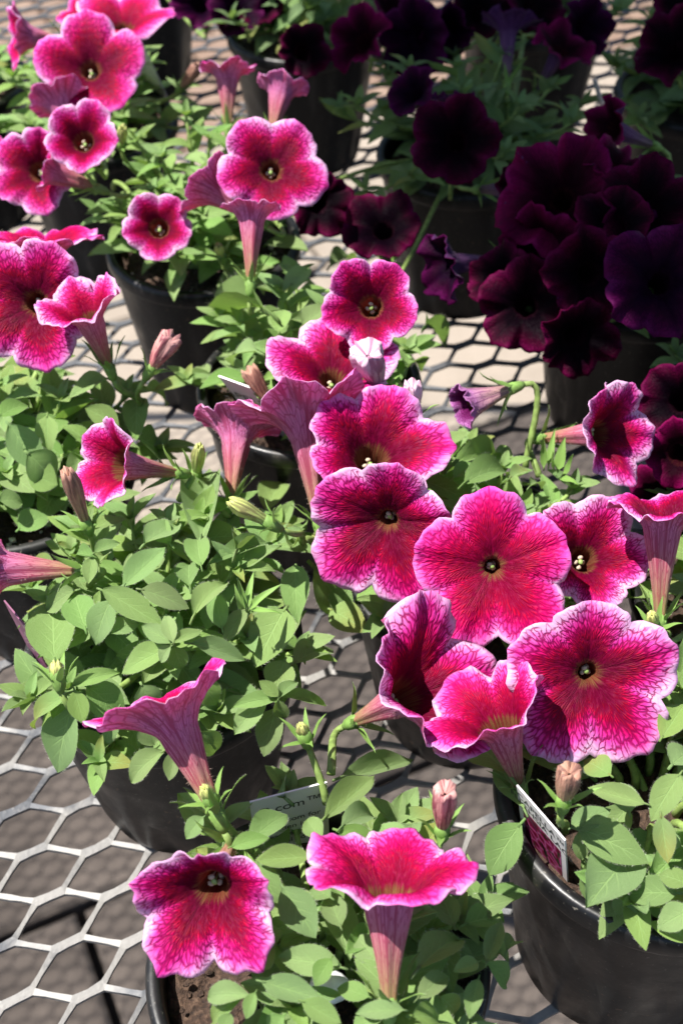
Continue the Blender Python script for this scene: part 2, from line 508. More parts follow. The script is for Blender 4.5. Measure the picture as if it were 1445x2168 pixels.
def bud_mat(name, base, tip, line, low=None):
    M = NT(name)
    u, v, _ = M.uv()
    rnd = M.math('MULTIPLY', M.rand(), 17.0)
    c = M.ramp(v, [(0.0, low or base), (0.35, base), (0.8, tip), (1.0, tip)])
    l1 = M.noise(M.xyz(M.math('MULTIPLY', u, 16.0), M.math('MULTIPLY', v, 2.0), rnd), 1.0, 3)
    l2 = M.noise(M.xyz(M.math('MULTIPLY', u, 8.0), M.math('MULTIPLY', v, 9.0), rnd), 1.0, 3)
    k = M.math('MAXIMUM', M.rng(l1, 0.48, 0.6, 0, 0.8), M.rng(l2, 0.6, 0.7, 0, 0.5))
    M.set(Base_Color=M.mix(k, c, line), Roughness=0.65)
    M.bump(l1, 0.7, 0.0012)
    return M.m
M_BUDG = bud_mat('bud_green', (0.30, 0.38, 0.10), (0.50, 0.55, 0.16), (0.20, 0.17, 0.07))
M_BUDB = bud_mat('bud_brown', (0.34, 0.20, 0.13), (0.38, 0.20, 0.14), (0.14, 0.06, 0.05), (0.32, 0.34, 0.12))
M_BUDR = bud_mat('bud_crimson', (0.40, 0.13, 0.14), (0.50, 0.26, 0.24), (0.16, 0.015, 0.04), (0.34, 0.25, 0.14))
M_BUDL = bud_mat('bud_lilac', (0.55, 0.30, 0.36), (0.62, 0.42, 0.52), (0.28, 0.07, 0.16), (0.55, 0.42, 0.30))
M_SPENT = petal_outer('petal_back_spent', (0.62, 0.26, 0.55), (0.75, 0.42, 0.46), (0.55, 0.40, 0.30), (0.22, 0.03, 0.16))
M_SPIN = petal_inner('petal_face_spent', [(0.0, (0.16, 0.01, 0.10)), (0.5, (0.34, 0.05, 0.26)), (1.0, (0.58, 0.24, 0.56))], (0.10, 0.0, 0.06), ((0.2, 0.1, 0.05), (0.1, 0.02, 0.02)))

# ------------------------------------------------------------------ ground under the bench
GZ = -1.0
gm = mesh('ground', [(-60, -60, GZ - 0.05), (60, -60, GZ - 0.05), (60, 60, GZ - 0.05), (-60, 60, GZ - 0.05)], [(0, 1, 2, 3)], [M_EARTH], smooth=False)
ground = tag(link('ground', gm), 'dark earth under the paving slabs', None, None, 'structure')
rs = random.Random(5)
SA = R_(24)
sm = {}
def slab_mesh(sx, sy, mat, key):
    if key in sm:
        return sm[key]
    b = 0.006
    hx, hy, h = sx / 2 - 0.006, sy / 2 - 0.006, 0.05
    vs = [(-hx, -hy, 0), (hx, -hy, 0), (hx, hy, 0), (-hx, hy, 0),
          (-hx, -hy, h - b), (hx, -hy, h - b), (hx, hy, h - b), (-hx, hy, h - b),
          (-hx + b, -hy + b, h), (hx - b, -hy + b, h), (hx - b, hy - b, h), (-hx + b, hy - b, h)]
    fs = [(0, 1, 5, 4), (1, 2, 6, 5), (2, 3, 7, 6), (3, 0, 4, 7), (4, 5, 9, 8), (5, 6, 10, 9), (6, 7, 11, 10), (7, 4, 8, 11), (8, 9, 10, 11)]
    sm[key] = mesh(key, vs, fs, [mat], smooth=False)
    return sm[key]
ca, sa = math.cos(SA), math.sin(SA)
G0 = atz(165, 1920, GZ)          # a joint runs through here
for i in range(-4, 7):
    for j in range(-2, 5):
        lx, ly = (i + (0.5 if j % 2 else 0)) * 0.6, (j + 0.5) * 0.6
        p = Vector((G0.x + ca * lx - sa * ly, G0.y + sa * lx + ca * ly, GZ - 0.05 + rs.uniform(-0.002, 0.002)))
        if j < 3:
            o = link('paving_slab', slab_mesh(0.6, 0.6, M_SLAB if j >= 1 else M_NEAR, 'paving_slab_pale' if j >= 1 else 'paving_slab_shade_tone'), ground)
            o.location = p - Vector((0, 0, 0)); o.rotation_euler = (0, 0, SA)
        else:
            for a_ in range(3):
                for b_ in range(3):
                    q = p + Vector((ca * (a_ - 1) * 0.2 - sa * (b_ - 1) * 0.2, sa * (a_ - 1) * 0.2 + ca * (b_ - 1) * 0.2, 0))
                    o = link('brick_paver', slab_mesh(0.2, 0.2, M_BRICK, 'brick_paver'), ground)
                    o.location = q; o.rotation_euler = (0, 0, SA)

# ------------------------------------------------------------------ bench top of expanded metal
def bench():
    root = tag(link('metal_bench', None), 'weathered expanded metal bench top with diamond openings carrying all the pots', 'bench')
    L, Wd = 0.0508, 0.0508 * 0.4618
    az = 0.4801
    ox, oy = -2.7018 * 0.0508, 5.3019 * 0.0508
    c, s_ = math.cos(az), math.sin(az)
    lmax = 1.75
    vs, fs, idx = [], [], {}
    rg = random.Random(11)
    xb, wb, wt2 = 0.118 * L, 0.0015, 0.00100
    def bond(i, j):
        if (i, j) in idx:
            return idx[(i, j)]
        l, t = (i + j) * L / 2, (j - i) * Wd / 2
        X, Y = ox + c * l - s_ * t, oy + s_ * l + c * t
        if not (-1.15 < X < 0.95 and 0.02 < Y < 1.75):
            idx[(i, j)] = None
            return None
        b = len(vs)
        for k, (x, y, z) in enumerate([(0, wb, .0005), (0, -wb, -.0005), (xb, wb * 1.15, .0006), (xb + 0.0016, 0, 0), (xb, -wb * 1.15, -.0006), (-xb, wb * 1.15, .0006), (-xb - 0.0016, 0, 0), (-xb, -wb * 1.15, -.0006)]):
            x += rg.uniform(-.0003, .0003); y += rg.uniform(-.00035, .00035)
            vs.append((X + c * x - s_ * y, Y + s_ * x + c * y, z - 0.0008))
        fs.append((b + 1, b + 4, b + 3, b + 2, b + 0)); fs.append((b + 0, b + 5, b + 6, b + 7, b + 1))
        idx[(i, j)] = b
        return b
    for i in range(-120, 120):
        for j in range(-120, 120):
            b = bond(i, j)
            if b is None:
                continue
            for di, dj in ((0, 1), (1, 0)):
                d = bond(i + di, j + dj)
                if d is None:
                    continue
                # strand as three spans with slightly ragged edges
                if (di, dj) == (0, 1):
                    A, B, C_, D = b + 3, b + 2, d + 6, d + 7
                else:
                    A, B, C_, D = b + 4, b + 3, d + 5, d + 6
                # A/B on this bond, D/C_ on next : quad A D C_ B
                prevA, prevB = A, B
                for q in (1, 2):
                    t = q / 3
                    pa = Vector(vs[A]).lerp(Vector(vs[D]), t); pb = Vector(vs[B]).lerp(Vector(vs[C_]), t)
                    mid = (pa + pb) / 2
                    hw = (pb - pa) / 2
                    hw = hw.normalized() * wt2 * rg.uniform(0.85, 1.22)
                    k = len(vs)
                    vs.append(tuple(mid - hw)); vs.append(tuple(mid + hw))
                    fs.append((prevA, k, k + 1, prevB))
                    prevA, prevB = k, k + 1
                fs.append((prevA, D, C_, prevB))
    n = len(vs)
    # fix face orientation upward and give thickness
    F = []
    for f in fs:
        a, b2, c2 = Vector(vs[f[0]]), Vector(vs[f[1]]), Vector(vs[f[2]])
        nz = (b2 - a).cross(c2 - a).z
        F.append(f if nz > 0 else tuple(reversed(f)))
    edges = {}
    for f in F:
        for q in range(len(f)):
            edges[(f[q], f[(q + 1) % len(f)])] = 1
    vs2 = vs + [(x, y, z - 0.0017) for x, y, z in vs]
    F2 = F + [tuple(reversed([k + n for k in f])) for f in F]
    for (a, b2) in edges:
        if (b2, a) not in edges:
            F2.append((b2, a, a + n, b2 + n))
    link('expanded_mesh', mesh('expanded_mesh', vs2, F2, [M_METAL], smooth=False), root)
    for nm, x0, y0, x1, y1 in (('side_rail', -1.16, 0.0, -1.16, 1.76), ('side_rail', 0.96, 0.0, 0.96, 1.76), ('end_rail', -1.16, 1.76, 0.96, 1.76), ('end_rail', -1.16, 0.0, 0.96, 0.0)):
        b = MB()
        b.box(((x0 + x1) / 2, (y0 + y1) / 2, -0.012), (abs(x1 - x0) / 2 + 0.012, abs(y1 - y0) / 2 + 0.012, 0.014))
        link(nm, b.build(nm, [M_METAL], False), root)
    for x in (-1.16, 0.96):
        for y in (0.0, 1.76):
            b = MB(); b.box((x, y, (GZ - 0.026) / 2), (0.015, 0.015, (-GZ - 0.026) / 2))
            link('bench_leg', b.build('bench_leg', [M_METAL], False), root)
bench()

# ------------------------------------------------------------------ nursery pots
POT_H, POT_R, POT_B = 0.0985, 0.0548, 0.0395
SOIL_Z = 0.087
def pot_mesh():
    b = MB()
    N = 72
    prof = [(POT_B - 0.004, 0.004, 0), (POT_B - 0.001, 0.0, 0), (POT_B, 0.003, 1), (POT_B + 0.002, 0.012, 1), (POT_B + 0.006, 0.040, .6), (POT_B + 0.0095, 0.064, .2),
            (POT_R - 0.0035, 0.0865, 0), (POT_R - 0.0032, 0.0885, 0), (POT_R - 0.0014, 0.0892, 0), (POT_R - 0.0004, 0.0900, 0), (POT_R, 0.0915, 0), (POT_R + 0.0002, 0.0960, 0), (POT_R - 0.0004, 0.0978, 0), (POT_R - 0.0016, POT_H, 0),
            (POT_R - 0.0036, POT_H, 0), (POT_R - 0.0046, 0.0976, 0), (POT_R - 0.0050, 0.095, 0), (POT_R - 0.0062, 0.07, 0), (POT_B + 0.004, 0.03, 0), (POT_B - 0.003, 0.008, 0)]
    vs = []
    for r, z, fl in prof:
        for j in range(N):
            a = 2 * math.pi * j / N
            k = 0.5 + 0.5 * math.cos(12 * a)
            rr = r - fl * 0.0022 * (k ** 2)
            vs.append((rr * math.cos(a), rr * math.sin(a), z))
    q = len(prof)
    fs = [(i * N + j, i * N + (j + 1) % N, (i + 1) * N + (j + 1) % N, (i + 1) * N + j) for i in range(q - 1) for j in range(N)]
    fs.append(tuple(range(N - 1, -1, -1)))
    fs.append(tuple((q - 1) * N + j for j in range(N)))
    b.add(vs, fs)
    return b.build('pot', [M_POT])
POT_ME = pot_mesh()
def soil_mesh(seed):
    rg = random.Random(seed)
    b = MB()
    N, K = 40, 12
    R = POT_R - 0.0056
    vs = [(0, 0, SOIL_Z + 0.003)]
    for i in range(1, K + 1):
        for j in range(N):
            a = 2 * math.pi * j / N
            r = R * i / K
            p = Vector((r * math.cos(a), r * math.sin(a), 0))
            z = SOIL_Z + 0.006 * mnoise.noise(p * 55 + Vector((seed, 0, 0))) + 0.004 * mnoise.noise(p * 230) + (0.003 if i < K else -0.002)
            vs.append((p.x, p.y, z))
    fs = [(0, 1 + j, 1 + (j + 1) % N) for j in range(N)]
    for i in range(K - 1):
        fs += [(1 + i * N + j, 1 + (i + 1) * N + j, 1 + (i + 1) * N + (j + 1) % N, 1 + i * N + (j + 1) % N) for j in range(N)]
    b.add(vs, fs)
    return b.build('soil', [M_SOIL])
def crumb_mesh(seed):
    rg = random.Random(seed)
    b = MB()
    for k in range(150):
        a, r = rg.uniform(0, 6.28), (POT_R - 0.009) * math.sqrt(rg.uniform(0.15, 1))
        per = rg.random() < 0.16
        b.ball((r * math.cos(a), r * math.sin(a), SOIL_Z + rg.uniform(0.0, 0.006)), rg.uniform(0.0006, 0.0016 if not per else 0.0019), 1 if per else 0, 6, (1, rg.uniform(.6, 1.5), .7), 0.3, rg)
    return b.build('soil_crumbs', [M_SOIL, M_PERL], False)
SOILS = [soil_mesh(k) for k in range(3)]
CRUMBS = [crumb_mesh(k) for k in range(3)]

# ------------------------------------------------------------------ leaves
def leaf_mesh(seed, ratio, droop, cup, hair=True, mat=None, nl=9, nw=6, tipk=1.0, twist=0.0):
    """unit-length leaf: base at the origin, tip along +X, upper side +Z"""
    rg = random.Random(seed)
    b = MB()
    vs, uv = [], []
    W = ratio / 2
    ph, ph2 = rg.uniform(0, 6), rg.uniform(0, 6)
    def wid(t):
        if t <= 0.08:
            return 0.10 + t * 1.0
        return max(0.0, (math.sin(math.pi * min(1, (t ** (0.80 * tipk)))) ** 0.85))
    def P(t, s):
        w = max(wid(t) * W, 0.006 if t < 1 else 0)
        x = math.sin(droop * t) / droop if abs(droop) > 1e-3 else t
        z = -(1 - math.cos(droop * t)) / droop if abs(droop) > 1e-3 else 0
        y = s * w
        z += cup * abs(s) ** 1.3 * w + 0.028 * math.sin(7 * t + ph) * abs(s) * s ** 2 + 0.012 * math.sin(4 * t + ph2)
        tw = twist * t
        return Vector((x, y * math.cos(tw) - 0 * z, z + y * math.sin(tw)))
    for i in range(nl + 1):
        t = i / nl
        for j in range(nw + 1):
            s = -1 + 2 * j / nw
            vs.append(P(t, s)); uv.append((0.5 + s / 2, t))
    n = nw + 1
    fs = [(i * n + j, (i + 1) * n + j, (i + 1) * n + j + 1, i * n + j + 1) for i in range(nl) for j in range(nw)]
    b.add(vs, fs, 0, uv)
    # petiole
    b.tube([Vector((-0.10, 0, -0.05)), Vector((-0.02, 0, -0.012)), Vector((0.05, 0, -0.004))], [0.022, 0.024, 0.018], 5, 0)
    if hair:
        for k in range(84):
            t = rg.uniform(0.05, 0.99); s = rg.choice((-1, 1))
            p = P(t, s); q = P(t, s * 0.8)
            d = (p - q); d = d.normalized() if d.length > 1e-6 else Vector((1, 0, 0))
            d = (d + Vector((rg.uniform(-.3, .6), 0, rg.uniform(-.2, .5)))).normalized()
            w = Vector((0.0014, 0, 0))
            b.add([p - w, p + w, p + d * rg.uniform(0.025, 0.045)], [(0, 1, 2)], 1)
    return b.build('leaf', [mat or M_LEAF, M_HAIR])
rgL = random.Random(3)
LEAF_N = [leaf_mesh(k, r, d, c, True, M_LEAF, 9, 6, tk, tw) for k, (r, d, c, tk, tw) in enumerate(
    [(0.50, 0.45, 0.45, 1.0, .1), (0.46, 0.8, 0.5, 1.05, -.2), (0.55, 0.35, 0.30, 0.95, .0), (0.42, 1.0, 0.55, 1.0, .25), (0.52, 0.2, 0.5, 1.1, -.15), (0.60, 0.6, 0.3, .95, .2), (0.48, -0.3, 0.6, 1.0, 0)])]
LEAF_F = [leaf_mesh(k + 20, r, d, c, False, M_LEAF, 6, 4, 1.0, tw) for k, (r, d, c, tw) in enumerate([(0.46, 0.4, 0.25, .1), (0.50, 0.8, 0.3, -.2), (0.42, 0.2, 0.2, 0), (0.52, -.2, .35, .2)])]
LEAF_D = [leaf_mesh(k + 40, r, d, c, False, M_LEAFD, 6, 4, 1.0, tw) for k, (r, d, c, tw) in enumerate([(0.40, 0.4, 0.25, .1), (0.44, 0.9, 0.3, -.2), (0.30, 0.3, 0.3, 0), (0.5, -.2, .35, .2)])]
SPATH = [leaf_mesh(k + 60, r, d, 0.4, True, M_SEPAL, 6, 4, 0.62, 0) for k, (r, d) in enumerate([(0.24, 0.5), (0.22, -0.4), (0.26, 0.9)])]
SPATHF = [leaf_mesh(k + 70, 0.24, d, 0.4, False, M_SEPAL, 5, 2, 0.62, 0) for k, d in enumerate([0.5, -0.3])]

def put_leaf(parent, base, tip_dir, length, normal, meshes, rg, wide=1.0, name='leaf'):
    x = tip_dir.normalized()
    z = (normal - x * normal.dot(x))
    z = z.normalized() if z.length > 1e-4 else x.orthogonal().normalized()
    y = z.cross(x)
    mm = Matrix((x * length, y * length * wide, z * length)).transposed().to_4x4()
    mm.translation = base - parent.location
    o = link(name, rg.choice(meshes), parent)
    o.matrix_local = mm
    return o

def leafpx(pl, b, t, wpx, zb, zt, k=None, roll=0.0, nrm=None, meshes=None):
    """a leaf whose base and tip stand at heights zb, zt under the given view rays; wpx its width there"""
    B, T = atz(b[0], b[1], zb), atz(t[0], t[1], zt)
    d = T - B
    L = d.length
    n = nrm or (Vector((0, 0, 1)) * 0.55 + (CPOS - B).normalized() * 0.6 + SUN * 0.35)
    x = d.normalized()
    n = (n - x * n.dot(x)).normalized()
    if roll:
        n = Matrix.Rotation(roll, 3, x) @ n
    y = n.cross(x)
    w = wpx * depth((B + T) / 2) / FPX
    mset = meshes or LEAF_N
    me = mset[(k if k is not None else int(b[0] * 7 + b[1]) ) % len(mset)]
    ratio = [0.50, 0.46, 0.55, 0.42, 0.52, 0.60, 0.48][mset.index(me)] if mset is LEAF_N else 0.24
    wide = w / (L * ratio)
    mm = Matrix((x * L, y * L * wide, n * L)).transposed().to_4x4()
    mm.translation = B - pl.location
    o = link('leaf', me, pl)
    o.matrix_local = mm
    return o

# ------------------------------------------------------------------ flowers
def hashf(*a):
    return random.Random(str(a)).random()

def corolla(R, phis, rt=0.0045, tubeL=0.032, phi0=18, p=0.55, ruffle=1.0, seed=0, res=90, rows=16, lens=None, hair=True, mats=None, bend=0.0, curl=0.0, name='flower', basew=0.0016, tip=0.045):
    """phis: final flare angle of each of the five lobes, degrees from the flower's axis"""
    rg = random.Random(seed)
    lens = lens or [1 + rg.uniform(-.09, .09) for _ in range(5)]
    ph = [rg.uniform(0, 6.28) for _ in range(8)]
    tubr = 9
    N = res
    def lob(arr, u):
        i = int(math.floor(u)); f = u - i - 0.5
        j = i if f >= 0 else i - 1
        t = f if f >= 0 else f + 1
        t = t * t * (3 - 2 * t)
        return arr[j % 5] * (1 - t) + arr[(j + 1) % 5] * t
    inner, uvs = [], []
    cols = []
    for j in range(N):
        u = 5 * j / N
        th = 2 * math.pi * j / N
        a = (u % 1) * 2 - 1
        phi1 = R_(lob(phis, u)); p0 = R_(phi0)
        LL = lob(lens, u) * (R - rt) * 1.10
        mfac = 1 - 0.20 * abs(a) ** 3.6 + tip * math.exp(-(a / 0.13) ** 2) + 0.012 * math.sin(th * 17 + ph[0]) + 0.010 * math.sin(th * 29 + ph[1])
        r, z = rt, 0.0
        col = []
        er = Vector((math.cos(th), math.sin(th), 0))
        # tube rows from base to throat
        for i in range(tubr):
            s = i / tubr
            rr = basew + (rt - basew) * (s ** 1.5)
            zz = -tubeL * (1 - s)
            bx = bend * (1 - s) ** 2 * tubeL
            rr *= 1 + 0.09 * math.cos(10 * math.pi * j / N)
            col.append((er * rr + Vector((bx, 0, zz)), -1 + s))
        for i in range(rows + 1):
            s = i / rows
            f = p0 + (phi1 - p0) * (s ** p) + R_(curl) * max(0, s - 0.6) ** 2 * 6
            ds = LL * mfac / rows if i else 0
            r += math.sin(f) * ds; z += math.cos(f) * ds
            nrm = er * (-math.cos(f)) + Vector((0, 0, math.sin(f)))
            amp = ruffle * R * s * s
            d = amp * (0.040 * math.sin(th * 5 + ph[2]) + 0.034 * math.sin(th * 9 + ph[3]) + 0.020 * math.sin(th * 14 + ph[4]) + 0.016 * s * math.sin(th * 23 + ph[5]) + 0.030 * mnoise.noise(Vector((math.cos(th) * 4, math.sin(th) * 4, seed + s * 1.5))))
            d += R * (0.055 * (abs(a) ** 2) * s * (1.1 - 0.3 * s)) * -1       # lobes belly up between the creases
            d -= R * 0.022 * math.exp(-(a / 0.07) ** 2) * min(1, s * 4) * (1 - 0.4 * s)
            d += R * 0.012 * mnoise.noise(Vector((u * 2.2, s * 5, seed * 1.7)))
            col.append((er * r + Vector((0, 0, z)) + nrm * d, s))
        cols.append(col)
    K = len(cols[0])
    vs, uv = [], []
    for sh in (0, 1):
        for i in range(K):
            for j in range(N + 1):
                pnt, v = cols[j % N][i]
                if sh:
                    a_ = cols[(j + 1) % N][i][0] - cols[(j - 1) % N][i][0]
                    b_ = cols[j % N][min(i + 1, K - 1)][0] - cols[j % N][max(i - 1, 0)][0]
                    nn = a_.cross(b_)
                    nn = nn.normalized() if nn.length > 1e-12 else Vector((0, 0, -1))
                    pnt = pnt + nn * 0.00022
                vs.append(pnt); uv.append((5 * j / N, v))
    n = N + 1
    off = K * n
    fs, mi = [], []
    for i in range(K - 1):
        for j in range(N):
            q = (i * n + j, (i + 1) * n + j, (i + 1) * n + j + 1, i * n + j + 1)
            fs.append(q); mi.append(0)
            fs.append(tuple(off + k for k in reversed(q))); mi.append(1)
    i = K - 1
    for j in range(N):
        fs.append((i * n + j, off + i * n + j, off + i * n + j + 1, i * n + j + 1)); mi.append(0)
    if hair:
        for k in range(240):
            j = rg.randrange(N); i = rg.randrange(0, tubr + int(rows * 0.55))
            pnt = Vector(vs[off + i * n + j]); er = Vector((pnt.x - bend * 0, pnt.y, 0)).normalized()
            q2 = Vector(vs[off + (i + 1) * n + j])
            pnt = pnt.lerp(q2, rg.random())
            tdir = (q2 - Vector(vs[off + i * n + j])).normalized()
            d = (er + Vector((0, 0, rg.uniform(-.5, .2)))).normalized()
            w = tdir * 0.00005
            b0 = len(vs)
            vs += [pnt - w, pnt + w, pnt + d * rg.uniform(0.0007, 0.0013)]
            uv += [(0, 0)] * 3
            fs.append((b0, b0 + 1, b0 + 2)); mi.append(2)
    mats = mats or (M_PIN, M_POUT)
    return mesh(name, vs, fs, [mats[0], mats[1], M_HAIRB], mi, uv)

def sepal_mesh(seed, hair=True):
    return leaf_mesh(seed, 0.2, 0.3 + 0.3 * (seed % 3), 0.4, hair, M_SEPAL, 6, 2, 0.6, 0)
SEPN = [sepal_mesh(k + 80) for k in range(3)]
SEPF = [sepal_mesh(k + 90, False) for k in range(2)]
def knob_mesh():
    b = MB()
    b.tube([(0, 0, -0.004), (0, 0, -0.002), (0, 0, 0.0015), (0, 0, 0.005)], [0.0011, 0.0021, 0.0026, 0.0022], 10)
    return b.build('calyx', [M_SEPAL])
KNOB = knob_mesh()
def anther_mesh(far=False):
    b = MB()
    b.ball((0, 0, 0), 0.0009, 0, 8, (1.0, 1.25, 0.8))
    b.tube([(0, 0, -0.0008), (0, 0, -0.010)], 0.00025, 5, 0)
    return b.build('anther', [M_ANTH])
ANTH = anther_mesh()
def stigma_mesh():
    b = MB()
    b.ball((0, 0, 0), 0.0010, 0, 8, (1.2, 1.0, 0.6))
    b.tube([(0, 0, -0.0004), (0, 0, -0.012)], 0.0003, 5, 0)
    return b.build('stigma', [M_STIG])
STIG = stigma_mesh()

def stem_hairs(b, pts, rad, n, rg, L=0.0011, mi=1):
    for k in range(n):
        t = rg.random() * (len(pts) - 1)
        i = min(int(t), len(pts) - 2)
        p = pts[i].lerp(pts[i + 1], t - i)
        tg = (pts[i + 1] - pts[i]).normalized()
        o = tg.orthogonal().normalized()
        o = Matrix.Rotation(rg.uniform(0, 6.28), 3, tg) @ o
        w = tg * 0.00005
        q = p + o * rad * 0.9
        b.add([q - w, q + w, q + o * L * rg.uniform(.6, 1.2)], [(0, 1, 2)], mi)

def stalk(pl, p0, d0, p1, d1, rad=0.0011, near=True, name='flower_stalk', k=0.35, seed=0):
    """curved stalk from p0 (leaving along d0) to p1 (arriving along d1), world coordinates"""
    L = (p1 - p0).length
    pts = bez(p0, p0 + d0 * L * k, p1 - d1 * L * k, p1, 9)
    b = MB()
    lp = [p - pl.location for p in pts]
    b.tube(lp, [rad * (1.25 - 0.25 * i / 9) for i in range(10)], 8 if near else 5)
    if near:
        stem_hairs(b, lp, rad, int(L * 2600), random.Random(seed), 0.0012)
    return link(name, b.build(name, [M_STEM, M_HAIR]), pl)

def flower(pl, px, py, z, axis, Rpx, phis, spin=0.0, near=True, mats=None, root=None, sepal_len=0.014, seed=None, tubeL=0.032, stal=True, tr=None, **kw):
    """throat centre under pixel (px,py) at height z; axis in camera terms (right, up, towards camera)"""
    O = atz(px, py, z)
    ax = camdir(*axis)
    seed = seed if seed is not None else int(px * 3 + py)
    R = Rpx * depth(O) / FPX
    if not isinstance(phis, (list, tuple)):
        rg0 = random.Random(seed)
        phis = [phis + rg0.uniform(-7, 7) for _ in range(5)]
    rg = random.Random(seed + 1)
    me = corolla(R, phis, seed=seed, tubeL=tubeL, res=100 if near else 60, rows=16 if near else 10, hair=near, mats=mats, **kw)
    X = (CU - ax * CU.dot(ax))
    X = X.normalized() if X.length > .05 else CR
    mm = frame_mat(O - pl.location, Matrix.Rotation(spin, 3, ax) @ X, ax)
    f = link('flower', me, pl)
    f.matrix_local = mm
    # calyx and sepals at the base of the tube, in the flower's own frame
    bend = kw.get('bend', 0.0)
    base = Vector((bend * tubeL, 0, -tubeL))
    c = link('calyx', KNOB, f, loc=base)
    sm_ = SEPN if near else SEPF
    for k in range(5):
        an = 2 * math.pi * (k + rg.uniform(-.15, .15)) / 5
        e = Vector((math.cos(an), math.sin(an), 0))
        spread = rg.uniform(0.25, 0.75)
        d = (e * spread + Vector((0, 0, 1))).normalized()
        nn = (-e + Vector((0, 0, spread)))
        L = sepal_len * rg.uniform(.8, 1.15)
        y = nn.normalized().cross(d)
        m2 = Matrix((d * L, y * L, nn.normalized() * L)).transposed().to_4x4()
        m2.translation = base + e * 0.0022 + Vector((0, 0, 0.002))
        link('sepal', sm_[k % len(sm_)], f).matrix_local = m2
    rt = kw.get('rt', 0.0045)
    dk = mats is not None and mats[1] is M_DOUT
    for k in range(0 if dk else 4):
        an = 2 * math.pi * k / 4 + rg.uniform(-.4, .4)
        o = link('anther', ANTH, f, loc=Vector((math.cos(an) * rt * 0.36, math.sin(an) * rt * 0.36, -0.0025 - 0.001 * k)))
        o.rotation_euler = (rg.uniform(-.1, .1), rg.uniform(-.1, .1), rg.uniform(0, 3))
    if not dk:
        link('stigma', STIG, f, loc=Vector((0, 0, -0.0025)))
    if stal:
        p1 = pl.location + (mm @ (base + Vector((0, 0, -0.004))))
        p0 = Vector(root) if root is not None else pl.location + Vector((rg.uniform(-.012, .012), rg.uniform(-.012, .012), SOIL_Z + 0.005))
        up = Vector((0, 0, 1))
        stalk(pl, p0, (up + (p1 - p0).normalized()).normalized(), p1, ax, near=near, seed=seed, rad=0.0012)
    return f

def bud(pl, base, tip, width_px, mat, near=True, open_=0.3, seed=0, sep=True, root=None):
    """closed or withered flower between two world points"""
    rg = random.Random(seed + 50)
    d = tip - base
    L = d.length
    w = width_px * depth((base + tip) / 2) / FPX / 2
    b = MB()
    N, K = 24, 12
    vs, uv = [], []
    ph = rg.uniform(0, 6)
    for i in range(K + 1):
        t = i / K
        r = 0.0016 + (w - 0.0016) * (math.sin(min(1, t * 1.12) * math.pi / 2) ** 1.6)
        if t > 0.8:
            r *= 1 - (t - 0.8) / 0.2 * (0.62 - open_)
        for j in range(N):
            a = 2 * math.pi * j / N
            f = 1 + (0.16 * math.sin(5 * a + t * 3 + ph) + 0.09 * math.sin(11 * a + ph)) * t
            zz = L * t + (w * 0.55 * max(0, t - .75) * 4 * (0.5 + 0.5 * math.sin(5 * a + ph)) * (0.6 + rg.uniform(0, .6)) if t > .75 else 0)
            vs.append((r * f * math.cos(a), r * f * math.sin(a), zz)); uv.append((j / N, t))
    # fold inward at the mouth
    for j in range(N):
        a = 2 * math.pi * j / N
        vs.append((w * 0.12 * math.cos(a), w * 0.12 * math.sin(a), L * 0.9)); uv.append((j / N, 1))
    fs = [(i * N + j, i * N + (j + 1) % N, (i + 1) * N + (j + 1) % N, (i + 1) * N + j) for i in range(K + 1) for j in range(N)]
    b.add(vs, fs, 0, uv)
    if near:
        for k in range(170):
            i = rg.randrange(K); j = rg.randrange(N)
            p = Vector(vs[i * N + j]).lerp(Vector(vs[(i + 1) * N + j]), rg.random())
            e = Vector((p.x, p.y, 0)).normalized()
            b.add([p - Vector((0, 0, .00005)), p + Vector((0, 0, .00005)), p + (e + Vector((0, 0, -.3))) * rg.uniform(.0007, .0013)], [(0, 1, 2)], 1)
    o = link('flower_bud', b.build('flower_bud', [mat, M_HAIR]), pl)
    mm = frame_mat(base - pl.location, CR, d)
    o.matrix_local = mm
    link('calyx', KNOB, o, loc=Vector((0, 0, 0)))
    if sep:
        for k in range(5):
            an = 2 * math.pi * k / 5 + ph
            e = Vector((math.cos(an), math.sin(an), 0))
            dd = (e * rg.uniform(0.3, 0.9) + Vector((0, 0, 1))).normalized(); nn = (-e + Vector((0, 0, .4))).normalized()
            Ls = 0.012 * rg.uniform(.8, 1.1); y = nn.cross(dd)
            m2 = Matrix((dd * Ls, y * Ls, nn * Ls)).transposed().to_4x4(); m2.translation = e * 0.002
            link('sepal', (SEPN if near else SEPF)[k % 2], o).matrix_local = m2
    p0 = Vector(root) if root is not None else pl.location + Vector((rg.uniform(-.01, .01), rg.uniform(-.01, .01), SOIL_Z + 0.005))
    stalk(pl, p0, Vector((0, 0, 1)), base - d.normalized() * 0.003, d.normalized(), near=near, seed=seed, rad=0.0011)
    return o

